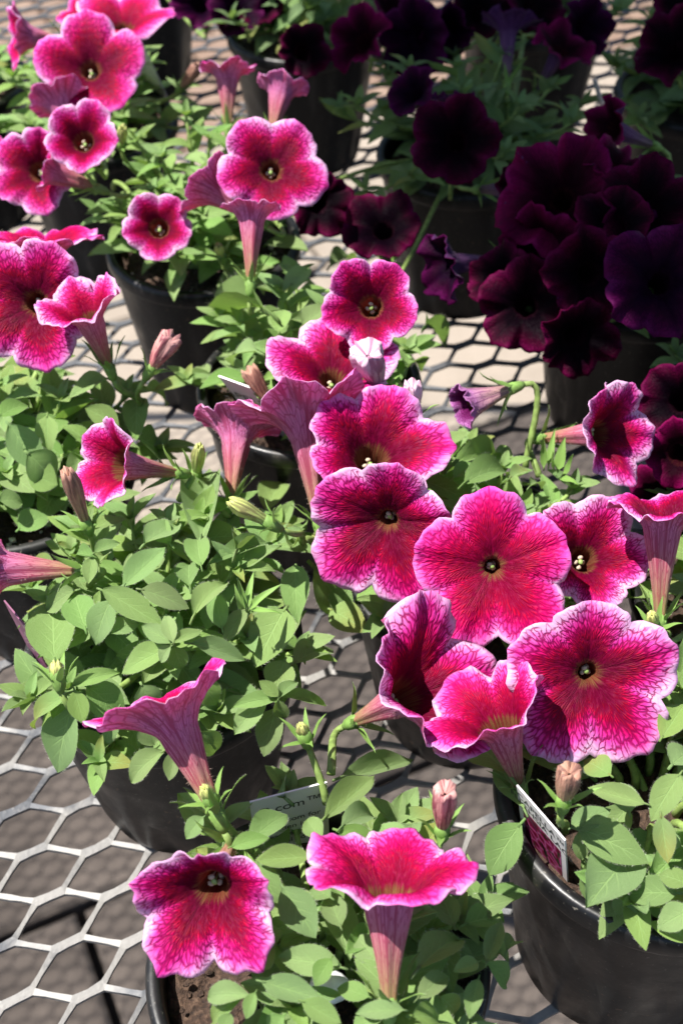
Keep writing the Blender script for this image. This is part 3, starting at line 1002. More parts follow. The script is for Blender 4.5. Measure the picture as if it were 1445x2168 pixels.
# ------------------------------------------------------------------ plants
def plant(px, py, label, group, seed, Rm=0.062, Hm=0.045, shoots=11, near=True, dark=False, tilt=0.0, avoid=None, dens=1.0, leafL=0.026, zlift=0.0, cz=0.0, rot=None, ps=(1, 1)):
    rg = random.Random(seed)
    c = atz(px, py, POT_H * ps[1])
    c.z = 0.0
    SZ = SOIL_Z * ps[1]
    root = link('potted_petunia', None, loc=c)
    tag(root, label, 'potted plant', group)
    po = link('pot', POT_ME, root); po.rotation_euler = (0, 0, rg.uniform(0, 6)); po.scale = (ps[0], ps[0], ps[1])
    s = link('soil', SOILS[seed % 3], root); s.rotation_euler = (0, 0, rg.uniform(0, 6)); s.scale = (ps[0], ps[0], 1); s.location.z = SZ - SOIL_Z
    if near:
        cr_ = link('soil_crumbs', CRUMBS[seed % 3], root); cr_.rotation_euler = (0, 0, rg.uniform(0, 6)); cr_['kind'] = 'stuff'; cr_.location.z = SZ - SOIL_Z
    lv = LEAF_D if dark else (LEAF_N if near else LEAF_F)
    z0 = SZ + 0.004
    up = Vector((0, 0, 1))
    for k in range(shoots):
        fr = math.sqrt((k + 0.4) / shoots)
        an = k * 2.39996 + seed + rg.uniform(-.2, .2)
        r = Rm * fr * rg.uniform(.9, 1.05)
        tip = Vector((r * math.cos(an), r * math.sin(an), z0 + Hm * (1 - 0.75 * fr ** 2.4) * rg.uniform(.85, 1.15) + zlift))
        base = Vector((0.25 * r * math.cos(an), 0.25 * r * math.sin(an), z0 - 0.004))
        out = Vector((math.cos(an), math.sin(an), 0))
        w_tip = (tip - base).normalized()
        pts = bez(base, base + up * Hm * 0.6, tip - (out * 0.6 * fr + up * 0.7).normalized() * Hm * 0.4, tip, 10)
        if avoid and avoid(c + tip, c + tip):
            continue
        b = MB(); b.tube(pts, [0.0017 - 0.00009 * i for i in range(11)], 6)
        if near:
            stem_hairs(b, pts, 0.0013, 60, rg)
        link('stem', b.build('stem', [M_STEM, M_HAIR]), root)
        nl = int((9 if near else 7) * dens)
        for q in range(nl):
            t = 0.30 + 0.62 * q / max(1, nl - 1)
            i = t * 10; ii = min(9, int(i))
            p = pts[ii].lerp(pts[ii + 1], i - ii)
            la = an + q * 2.39996 + rg.uniform(-.3, .3)
            # prefer directions that face out of the mound
            ld = Vector((math.cos(la), math.sin(la), 0)) + out * (0.75 * fr)
            ld = ld.normalized()
            el = rg.uniform(0.05, 0.55) + 0.3 * t - 0.25 * fr
            d = (ld + up * el).normalized()
            L = leafL * rg.uniform(.75, 1.2) * (1.15 - 0.45 * t)
            n = up + out * 0.35 * fr + Vector((rg.uniform(-.35, .35), rg.uniform(-.35, .35), 0)) - ld * el * 0.4
            tipw = p + d * L
            if tipw.z < POT_H - 0.012 and Vector((tipw.x, tipw.y)).length < POT_R + 0.004:
                continue
            if avoid and avoid(c + p, c + tipw):
                continue
            put_leaf(root, c + p, d, L, n, lv, rg, rg.uniform(.74, .98))
        nr = 6
        if avoid and avoid(c + tip, c + tip):
            nr = 0
        for q in range(nr):
            la = q * 2.39996 + rg.uniform(0, .5)
            ld = Vector((math.cos(la), math.sin(la), 0))
            el = 0.35 + 0.30 * q
            d = (ld + up * el + out * .2).normalized()
            L = leafL * (0.55 - 0.06 * q) * rg.uniform(.85, 1.1)
            put_leaf(root, c + tip, d, L, up * .8 + ld * -0.3 * el + Vector((0, 0, .2)), lv, rg, rg.uniform(.72, .95))
    # low leaves close to the soil, all round
    for q in range(int(16 * dens)):
        an = q * 2.39996 + seed
        r = (0.018 + 0.022 * rg.random())
        p = Vector((r * math.cos(an), r * math.sin(an), z0 + rg.uniform(0.004, 0.018)))
        ld = Vector((math.cos(an + rg.uniform(-.5, .5)), math.sin(an + rg.uniform(-.5, .5)), 0))
        d = (ld + up * rg.uniform(.2, .55)).normalized()
        if avoid and avoid(c + p, c + p + d * leafL):
            continue
        put_leaf(root, c + p, d, leafL * rg.uniform(.85, 1.15), up + ld * -.2, lv, rg)
    return root

GP = 'veined pink petunias in black nursery pots'
GU = 'dark burgundy petunias in the shade'
def mk_avoid(polys):
    """polys: (world centre, radius) discs kept free of filler leaves"""
    def f(a, b):
        m = (a + b) / 2
        for c, r in polys:
            if (m - c).length < r or (b - c).length < r:
                return True
        return False
    return f

AV1 = mk_avoid([(atz(600, 1740, .118), .017), (atz(655, 1745, .118), .017), (atz(620, 1800, .125), .014), (atz(335, 2060, .11), .024), (atz(350, 2140, .11), .024), (atz(700, 2090, .112), .012)])
AV2 = mk_avoid([(atz(1150, 1760, .118), .016), (atz(1130, 1810, .105), .014), (atz(1180, 1850, .108), .014), (atz(1290, 1590, .140), .022), (atz(1360, 1560, .140), .024), (atz(1200, 1560, .140), .018)])
AV9 = mk_avoid([(atz(335, 110, .135), .022), (atz(330, 160, .12), .018)])
AV6 = mk_avoid([(atz(510, 825, .135), .020), (atz(510, 845, .118), .016), (atz(480, 800, .118), .012), (atz(470, 870, .100), .016)])
P1 = plant(672, 2024, 'pink petunia in the nearest pot with a white lettered tag and a pebble among leaves', GP, 1, 0.060, 0.042, 19, leafL=0.027, avoid=AV1)
P2 = plant(1405, 1657, 'pink petunia with the widest open flower above a pot holding a leaning picture tag', GP, 2, 0.058, 0.034, 18, ps=(1.045, 1.158), leafL=0.029, avoid=AV2)
P3 = plant(346, 1353, 'leafy pink petunia with a broad green mound and only one flower hanging over its front', GP, 3, 0.066, 0.050, 21, leafL=0.028)
P4 = plant(1006, 1184, 'pink petunia carrying a crowd of five open flowers that hide its pot', GP, 4, 0.064, 0.042, 16, leafL=0.026)
P6 = plant(654, 807, 'pink petunia whose pot shows a small grey lettered tag beside a brown withered flower', GP, 6, 0.060, 0.050, 13, leafL=0.027, avoid=AV6)
P7 = plant(430, 505, 'pink petunia in a tall pot with a flat round bloom above small pale leaves', GP, 7, 0.064, 0.068, 16, leafL=0.026)
P8 = plant(30, 985, 'pink petunia at the photo edge with two big wide blooms over long leaves', GP, 8, 0.068, 0.048, 16, leafL=0.030)
P9 = plant(195, 255, 'pink petunia farther back with stacked blooms and a blank white tag', GP, 9, 0.070, 0.052, 18, near=False, leafL=0.028, avoid=AV9)
P11 = plant(-110, 170, 'pink petunia cut off by the far corner of the view with one pale bloom', GP, 11, 0.062, 0.045, 8, near=False)
P13 = plant(1620, 1240, 'pink petunia mostly outside the view with one upright trumpet over a slender stalk', GP, 13, 0.060, 0.040, 9, leafL=0.028)
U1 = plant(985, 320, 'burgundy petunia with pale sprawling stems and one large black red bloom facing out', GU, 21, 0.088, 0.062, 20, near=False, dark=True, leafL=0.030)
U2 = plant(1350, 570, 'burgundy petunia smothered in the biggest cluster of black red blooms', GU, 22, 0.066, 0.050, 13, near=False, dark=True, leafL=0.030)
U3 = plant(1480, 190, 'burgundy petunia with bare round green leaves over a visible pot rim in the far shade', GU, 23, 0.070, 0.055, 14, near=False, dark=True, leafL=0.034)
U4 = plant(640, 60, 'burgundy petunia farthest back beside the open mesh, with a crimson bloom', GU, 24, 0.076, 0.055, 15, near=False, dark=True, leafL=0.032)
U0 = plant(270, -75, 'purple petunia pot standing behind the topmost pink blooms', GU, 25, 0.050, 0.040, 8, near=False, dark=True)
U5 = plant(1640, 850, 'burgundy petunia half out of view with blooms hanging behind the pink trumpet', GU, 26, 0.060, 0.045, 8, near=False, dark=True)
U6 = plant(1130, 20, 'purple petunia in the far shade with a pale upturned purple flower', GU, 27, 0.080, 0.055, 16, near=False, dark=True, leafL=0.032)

def dome(pl, px, py, top, edge=0.105, R=0.068):
    z = top
    for _ in range(12):
        p = atz(px, py, z)
        r = min(1.3, (Vector((p.x, p.y)) - Vector((pl.location.x, pl.location.y))).length / R)
        z = z * 0.5 + 0.5 * (top - (top - edge) * r * r)
    return z
def hand(pl, rows, top, lift=0.004, droop=0.002, **k):
    for r in rows:
        b, t, w = (r[0], r[1]), (r[2], r[3]), r[4]
        e = r[5] if len(r) > 5 else 0.0
        leafpx(pl, b, t, w, dome(pl, b[0], b[1], top) + lift + e, dome(pl, t[0], t[1], top) + lift + e - droop, **k)

hand(P3, [
 (262, 1238, 352, 1168, 60, .004), (305, 1152, 383, 1098, 64, .002), (410, 1303, 487, 1180, 58, .008), (300, 1248, 407, 1283, 54, .010),
 (218, 1250, 347, 1322, 62, .006), (232, 1272, 188, 1372, 68, .004), (602, 1290, 538, 1403, 98, .004), (625, 1200, 622, 1298, 64, .006),
 (355, 1372, 243, 1420, 62, .002), (405, 1362, 525, 1395, 52, .006), (155, 1452, 250, 1403, 36, .006), (142, 1468, 22, 1538, 52, .006),
 (158, 1462, 178, 1530, 46, .008), (185, 1452, 280, 1525, 76, .002), (152, 1500, 105, 1650, 90, .000), (345, 1590, 240, 1658, 56, .003),
 (372, 1588, 362, 1650, 36, .005), (425, 1550, 483, 1610, 56, .002), (565, 1478, 480, 1550, 56, .004), (585, 1500, 552, 1606, 62, .003),
 (590, 1478, 490, 1482, 36, .008), (592, 1474, 700, 1488, 38, .008), (590, 1478, 634, 1418, 34, .010), (588, 1480, 605, 1545, 34, .010), (588, 1474, 548, 1440, 30, .010),
 (568, 1148, 452, 1168, 48, .004), (565, 1078, 598, 992, 64, .006), (425, 1140, 455, 1050, 84, -.004), (402, 1242, 388, 1145, 52, .000),
 (425, 1195, 408, 1105, 54, .004), (115, 1400, 105, 1242, 104, -.002), (665, 1200, 772, 1330, 92, .000), (622, 1402, 716, 1350, 64, .001), (602, 1398, 576, 1470, 72, .000),
 (365, 1362, 298, 1322, 40, .008), (366, 1358, 348, 1292, 34, .010), (368, 1360, 432, 1326, 30, .010), (368, 1368, 390, 1432, 44, .006), (362, 1368, 322, 1405, 34, .008),
 (360, 1150, 300, 1090, 56, -.002), (500, 1165, 560, 1100, 52, .002), (470, 1330, 450, 1240, 46, .000), (300, 1450, 330, 1510, 60, .000), (250, 1500, 215, 1580, 52, .000),
 (420, 1440, 470, 1500, 56, .000), (520, 1290, 470, 1360, 40, .002), (180, 1330, 150, 1240, 70, .002), (130, 1215, 60, 1190, 40, .004), (210, 1200, 215, 1130, 40, .004),
 (160, 1250, 90, 1290, 60, -.002), (232, 1340, 300, 1300, 44, .002), (640, 1130, 700, 1180, 34, .010), (630, 1138, 580, 1110, 34, .010), (632, 1132, 640, 1070, 34, .010), (630, 1140, 618, 1190, 34, .010),
 (200, 1170, 260, 1130, 34, .008), (196, 1176, 140, 1160, 34, .008), (196, 1180, 186, 1235, 34, .006), (370, 1530, 400, 1590, 50, -.002), (300, 1530, 330, 1580, 50, -.002)], 0.150)
for b, t, w in (((520, 1290), (502, 1215), 16), ((524, 1290), (530, 1202), 15), ((530, 1290), (580, 1228), 16), ((535, 1292), (582, 1286), 13), ((512, 1290), (500, 1255), 12)):
    leafpx(P3, b, t, w, 0.152, 0.163, meshes=SPATH)

hand(P1, [
 (530, 1778, 617, 1702, 62, .008), (490, 1792, 572, 1766, 38, .012), (655, 1812, 543, 1826, 52, .006), (545, 1830, 592, 1920, 58, .002), (600, 1880, 668, 1985, 80, .002),
 (722, 2048, 585, 2022, 66, .000), (528, 2108, 400, 2094, 50, .004), (515, 2110, 392, 2168, 54, .000), (540, 2102, 515, 2162, 32, .008), (555, 2078, 682, 2120, 56, .000),
 (580, 2005, 538, 2062, 42, .000), (605, 1690, 528, 1638, 74, -.006), (682, 1782, 645, 1728, 46, .006), (690, 1728, 784, 1664, 62, .000), (725, 1748, 815, 1690, 52, .004),
 (715, 1758, 820, 1805, 62, .002), (862, 1792, 795, 1734, 52, .000), (872, 1778, 868, 1722, 46, .002), (725, 1644, 858, 1628, 54, .000), (883, 2052, 1000, 1928, 78, .004),
 (985, 1955, 1075, 1930, 60, .000), (1030, 2038, 1110, 2098, 52, .002), (1012, 2036, 955, 2062, 36, .006), (842, 2112, 747, 2020, 62, .002), (885, 2112, 962, 2042, 46, .004),
 (852, 2138, 738, 2134, 42, .008), (1012, 2072, 990, 2158, 42, .002), (1072, 2012, 1105, 1945, 42, .004), (1030, 2036, 1060, 1960, 40, .008), (700, 1900, 640, 1860, 50, .002),
 (720, 1960, 690, 1880, 56, .000), (800, 2040, 740, 1960, 60, -.002), (960, 1960, 930, 1880, 54, .000), (870, 2150, 960, 2150, 60, .004), (640, 2120, 720, 2168, 50, .002),
 (470, 2180, 488, 2135, 34, .010), (600, 2150, 560, 2200, 50, .002), (430, 1730, 385, 1775, 40, .012), (880, 1880, 960, 1850, 60, -.002), (930, 2110, 1000, 2160, 50, -.002),
 (540, 2000, 600, 1960, 50, -.002), (700, 2030, 660, 2090, 46, .004), (780, 2110, 700, 2080, 44, .000)], 0.140)
hand(P2, [
 (1078, 1642, 990, 1552, 92, .006), (1108, 1712, 1047, 1600, 62, .002), (1225, 1752, 1378, 1822, 88, .002), (1362, 1700, 1246, 1674, 46, .004), (1437, 1640, 1373, 1738, 64, .006),
 (1398, 1728, 1412, 1828, 48, .004), (1430, 1890, 1310, 1886, 68, .000), (1455, 1872, 1384, 1838, 48, .004), (1462, 1925, 1382, 1964, 62, .004), (1462, 1990, 1372, 1948, 42, .000),
 (1325, 1888, 1315, 1960, 52, -.004), (1240, 1828, 1272, 1936, 58, -.004), (1208, 1752, 1292, 1708, 52, .002), (1100, 1745, 1020, 1860, 84, .004), (1225, 1760, 1232, 1840, 34, .002),
 (1290, 1640, 1230, 1600, 60, -.006), (1400, 1560, 1445, 1500, 60, -.004), (1420, 1620, 1480, 1560, 70, .000), (1330, 1720, 1310, 1640, 54, -.004), (1290, 1830, 1300, 1880, 50, -.004), (1440, 1790, 1380, 1770, 44, .000)], 0.142)
hand(P4, [(985, 1020, 1100, 954, 62, .004), (962, 978, 1101, 923, 48, .000), (895, 1018, 1003, 1046, 42, -.004), (930, 990, 960, 930, 46, -.004), (1080, 1010, 1130, 980, 34, -.002),
 (900, 1060, 960, 1080, 50, -.010), (1120, 1030, 1160, 1000, 30, -.004), (960, 1010, 1020, 970, 40, .000), (700, 1290, 775, 1330, 70, -.01), (740, 1240, 700, 1320, 60, -.012)], 0.142)
for b, t, w in (((1180, 995), (1192, 926), 24), ((1192, 1002), (1228, 960), 22), ((1172, 992), (1154, 950), 14), ((1188, 1014), (1214, 1008), 18), ((1150, 990), (1150, 915), 16), ((1160, 985), (1172, 905), 16)):
    leafpx(P4, b, t, w, 0.128, 0.142, meshes=SPATH)
hand(P8, [(290, 925, 382, 965, 92, .002), (310, 822, 388, 832, 52, .010), (292, 842, 284, 915, 56, .008), (20, 900, 90, 1000, 70, .004), (60, 1000, 120, 1030, 70, .004), (60, 960, 130, 1025, 80, .006),
 (0, 880, 65, 838, 46, .012), (100, 880, 98, 960, 50, .006), (250, 900, 180, 860, 50, .004), (40, 1120, 105, 1080, 60, .000), (0, 1060, 60, 1050, 50, .004), (230, 800, 150, 820, 46, .008)], 0.145)
hand(P6, [(560, 655, 430, 650, 60, .004), (545, 745, 438, 722, 56, .004), (900, 690, 948, 712, 36, .004), (590, 700, 600, 640, 46, .004),
 (640, 690, 700, 640, 54, .000), (560, 860, 575, 815, 36, .004), (860, 780, 900, 700, 60, -.004), (650, 570, 600, 600, 50, .002), (700, 560, 760, 520, 40, .000)], 0.150)

# ---------------------------------------------------------------- open flowers, near to far
UP = Vector((0, 0, 1))
def rootat(pl, px, py, z):
    return atz(px, py, z)
flower(P2, 1243, 1424, 0.150, (0.02, -0.10, 1), 170, [92, 94, 90, 90, 92], spin=R_(36), lens=[1.0, 1.14, 1.12, 1.04, .86], p=0.42, rt=0.0033, phi0=36, ruffle=0.9)
flower(P4, 1042, 1200, 0.150, (-0.02, -0.06, 1), 158, [90, 92, 90, 90, 92], spin=R_(40), p=0.40, rt=0.0030, phi0=38, ruffle=0.8, lens=[1.02, 1.04, 1.1, .95, 1.0], mats=(M_PINP, M_POUT))
flower(P4, 822, 1098, 0.152, (-0.24, -0.34, 0.92), 158, [84, 92, 90, 90, 84], spin=R_(20), p=0.5, rt=0.0033, phi0=32, ruffle=0.8, lens=[1.0, 1.12, 1.12, .86, .86])
flower(P4, 1232, 1186, 0.136, (0.08, 0.30, 0.95), 138, [72, 66, 78, 80, 68], spin=R_(10), p=0.6, rt=0.0046, phi0=24, ruffle=1.0)
flower(P1, 848, 1480, 0.140, (0.58, 0.40, 0.68), 215, [64, 52, 70, 90, 80], spin=R_(20), p=0.8, rt=0.0060, phi0=14, ruffle=1.1, root=atz(700, 1640, 0.125), tubeL=0.028)
flower(P2, 1062, 1548, 0.145, (-0.30, 0.86, 0.42), 166, [88, 96, 60, 34, 50], spin=R_(30), p=0.9, rt=0.0065, phi0=18, ruffle=0.9, root=atz(1150, 1740, 0.110), mats=(M_PINP, M_POUT), tubeL=0.026)
flower(P4, 1262, 918, 0.145, (0.62, 0.02, 0.78), 132, [66, 74, 74, 76, 68], spin=R_(14), p=0.7, rt=0.0050, phi0=20, ruffle=1.0, root=atz(1140, 1010, 0.115))
flower(P13, 1402, 1120, 0.160, (-0.02, 0.98, 0.20), 138, [92, 86, 92, 96, 90], spin=R_(0), p=0.9, rt=0.0065, phi0=12, ruffle=1.2, root=atz(1412, 1345, 0.105), tubeL=0.036)
flower(P4, 785, 975, 0.150, (0.06, 0.52, 0.85), 165, [66, 78, 84, 84, 66], spin=R_(16), p=0.65, rt=0.0060, phi0=22, ruffle=1.2)
flower(P3, 648, 930, 0.150, (-0.14, 0.97, 0.06), 172, [84, 100, 84, 64, 64], spin=R_(-10), p=0.9, rt=0.0062, phi0=12, ruffle=0.7, root=atz(640, 1150, 0.13), mats=(M_PINP, M_POUT), tubeL=0.036)
flower(P6, 500, 935, 0.135, (0.06, 0.92, -0.25), 112, [76, 96, 90, 80, 70], spin=R_(-20), p=0.9, rt=0.0060, phi0=16, ruffle=1.0, mats=(M_PINP, M_POUT), tubeL=0.028, root=atz(470, 1080, 0.12))
flower(P6, 785, 650, 0.170, (-0.06, -0.04, 0.98), 108, [66, 66, 76, 80, 74], spin=R_(0), p=0.6, rt=0.0045, phi0=26, ruffle=0.9)
flower(P6, 702, 806, 0.150, (0.05, 0.62, 0.76), 138, [84, 90, 70, 84, 92], spin=R_(36), p=0.55, rt=0.0045, phi0=26, ruffle=0.9)
flower(P7, 574, 362, 0.175, (0.14, 0.02, 0.98), 112, [92, 88, 88, 90, 94], spin=R_(0), p=0.45, rt=0.0045, phi0=30, ruffle=0.9, near=False)
flower(P7, 472, 415, 0.165, (-0.80, 0.55, 0.05), 100, [60, 66, 64, 60, 60], spin=0, p=0.9, rt=0.0060, phi0=14, near=False, mats=(M_PINP, M_POUT), root=atz(560, 470, 0.12), tubeL=0.022)
flower(P6, 532, 470, 0.178, (0.02, 0.98, 0.02), 76, [72, 72, 76, 76, 72], spin=0, p=1.0, rt=0.0055, phi0=14, near=False, mats=(M_PINP, M_POUT), tubeL=0.030, root=atz(545, 640, 0.12))
flower(P7, 337, 484, 0.150, (0.05, 0.06, 0.98), 78, [72, 72, 78, 80, 76], spin=0, p=0.6, rt=0.0045, phi0=26, near=False)
flower(P9, 482, 170, 0.165, (0.0, 0.98, 0.14), 72, [84, 88, 84, 84, 88], spin=0.4, p=1.0, rt=0.0060, phi0=12, near=False, mats=(M_PINP, M_POUT), tubeL=0.028, root=atz(480, 330, 0.12))
flower(P7, 592, 205, 0.165, (0.20, 0.95, -0.1), 68, [66, 70, 74, 76, 70], spin=0.4, p=1.0, rt=0.0060, phi0=14, near=False, tubeL=0.024, root=atz(560, 380, 0.14))
flower(P9, 193, 152, 0.170, (0.05, 0.10, 0.98), 108, [88, 90, 84, 88, 92], spin=R_(40), p=0.45, rt=0.0045, phi0=30, near=False)
flower(P9, 262, 62, 0.165, (0.02, 0.62, 0.72), 106, [84, 88, 88, 84, 84], spin=0.2, p=0.55, rt=0.0050, phi0=24, near=False, mats=(M_PINP, M_POUT), root=atz(300, 180, 0.12))
flower(P9, 185, 30, 0.150, (-0.4, 0.5, 0.6), 62, 80, spin=0.2, p=0.6, near=False, mats=(M_PINP, M_POUT))
flower(P11, 70, 80, 0.165, (-0.80, 0.0, 0.35), 84, [66, 80, 80, 60, 60], spin=0.0, p=0.9, rt=0.0060, phi0=16, near=False, mats=(M_PINP, M_POUT), root=atz(60, 230, 0.12), tubeL=0.024)
flower(P9, 178, 302, 0.175, (-0.02, 0.10, 0.98), 84, [66, 62, 70, 72, 70], spin=R_(10), p=0.65, rt=0.0048, phi0=24, near=False)
flower(P9, 135, 235, 0.158, (-0.30, 0.80, -0.1), 78, [80, 90, 84, 70, 70], spin=0, p=0.9, rt=0.0060, phi0=14, near=False, mats=(M_PINP, M_POUT))
flower(P9, 85, 365, 0.150, (-0.20, -0.05, 0.95), 100, [84, 60, 84, 84, 60], spin=0.3, p=0.5, near=False)
flower(P9, 118, 366, 0.160, (-0.80, 0.25, 0.25), 56, [66, 70, 66, 60, 60], spin=0, p=0.9, rt=0.0060, phi0=16, near=False, mats=(M_PINP, M_POUT), root=atz(240, 400, 0.115), tubeL=0.024)
flower(P11, -22, 318, 0.150, (0.1, 0.1, 0.9), 36, 80, near=False, mats=(M_PINP, M_POUT))
flower(P8, 78, 642, 0.168, (-0.05, -0.12, 0.98), 138, [92, 88, 98, 96, 84], spin=R_(12), p=0.45, rt=0.0045, phi0=30, ruffle=1.1)
flower(P8, 95, 548, 0.165, (0.0, 0.90, 0.30), 140, [92, 92, 88, 92, 92], spin=0.2, p=0.7, rt=0.0060, phi0=20, ruffle=0.8, mats=(M_PINP, M_POUT))
flower(P8, 190, 678, 0.170, (-0.22, 0.72, 0.55), 108, [58, 66, 84, 62, 50], spin=0.1, p=0.8, rt=0.0058, phi0=20, ruffle=1.0, mats=(M_PINP, M_POUT), root=atz(310, 860, 0.12), tubeL=0.026)
flower(P3, 262, 985, 0.158, (-0.62, 0.08, 0.62), 112, [62, 66, 66, 66, 60], spin=0.2, p=0.8, rt=0.0058, phi0=20, ruffle=0.9, mats=(M_PINP, M_POUT), root=atz(380, 1060, 0.130), tubeL=0.028)
flower(P3, 20, 1205, 0.150, (-0.93, 0.02, 0.15), 80, [70, 76, 70, 66, 70], spin=0.2, p=0.9, rt=0.0060, phi0=16, mats=(M_PINP, M_POUT), root=atz(190, 1240, 0.135), tubeL=0.028)
flower(P1, 378, 1548, 0.165, (-0.40, 0.88, 0.02), 188, [66, 92, 80, 70, 70], spin=R_(-10), p=0.8, rt=0.0062, phi0=18, ruffle=0.8, mats=(M_PINP, M_POUT), root=atz(500, 1790, 0.115), tubeL=0.030)
flower(P1, 450, 1874, 0.150, (-0.10, -0.12, 0.98), 165, [70, 84, 84, 70, 46], spin=R_(40), p=0.8, rt=0.0044, phi0=30, ruffle=0.7, tip=0.13, lens=[.98, 1.16, 1.12, .90, .72])
flower(P1, 824, 1905, 0.158, (0.0, 0.99, 0.06), 212, [76, 92, 98, 94, 74], spin=R_(18), p=0.75, rt=0.0070, phi0=12, ruffle=0.9, mats=(M_PINP, M_POUT), tubeL=0.032, root=atz(862, 2140, 0.118))

# ---------------------------------------------------------------- buds and withered flowers
def B(pl, b, t, zb, zt, w, mat, near=True, **k):
    bud(pl, atz(b[0], b[1], zb), atz(t[0], t[1], zt), w, mat, near, seed=b[0], **k)
B(P3, (186, 1118), (142, 1000), .150, .178, 38, M_BUDB, root=atz(205, 1200, .128))
B(P3, (580, 1112), (490, 1062), .158, .170, 36, M_BUDG, root=atz(640, 1150, .130), open_=.2)
B(P1, (935, 1765), (942, 1672), .145, .168, 50, M_BUDR, open_=.5)
B(P2, (1190, 1705), (1206, 1632), .150, .165, 52, M_BUDB, root=atz(1195, 1760, .115), open_=.5)
B(P1, (450, 1700), (432, 1668), .150, .158, 30, M_BUDG, open_=.1)
B(P1, (648, 1568), (636, 1535), .140, .148, 26, M_BUDG, open_=.1, root=atz(690, 1700, .118))
B(P6, (415, 1010), (422, 945), .120, .140, 30, M_BUDG, open_=.1, root=atz(430, 1090, .11))
B(P8, (315, 790), (362, 715), .150, .165, 46, M_BUDR, root=atz(300, 870, .12), open_=.6)
B(P6, (575, 860), (528, 785), .135, .150, 36, M_BUDB, open_=.6)
B(P6, (805, 830), (775, 745), .150, .175, 66, M_BUDL, open_=.6)
B(P4, (875, 885), (872, 815), .155, .170, 40, M_BUDL, open_=.5)
B(P4, (905, 980), (938, 950), .145, .152, 28, M_BUDG, open_=.2)
B(P3, (125, 1445), (118, 1405), .140, .146, 30, M_BUDG, open_=.2)
B(P13, (1385, 1335), (1378, 1300), .135, .145, 26, M_BUDG, open_=.2)
B(P7, (258, 310), (260, 270), .15, .165, 22, M_BUDG, near=False)
B(P9, (380, 190), (418, 140), .13, .15, 26, M_BUDB, near=False)
B(P7, (470, 548), (462, 520), .13, .14, 20, M_BUDG, near=False)
flower(P4, 1000, 852, 0.150, (-0.82, -0.30, 0.20), 62, [34, 40, 44, 60, 40], spin=0.3, p=0.9, rt=0.0058, phi0=10, mats=(M_SPIN, M_SPENT), root=atz(1110, 1000, 0.115), tubeL=0.020, ruffle=1.6)

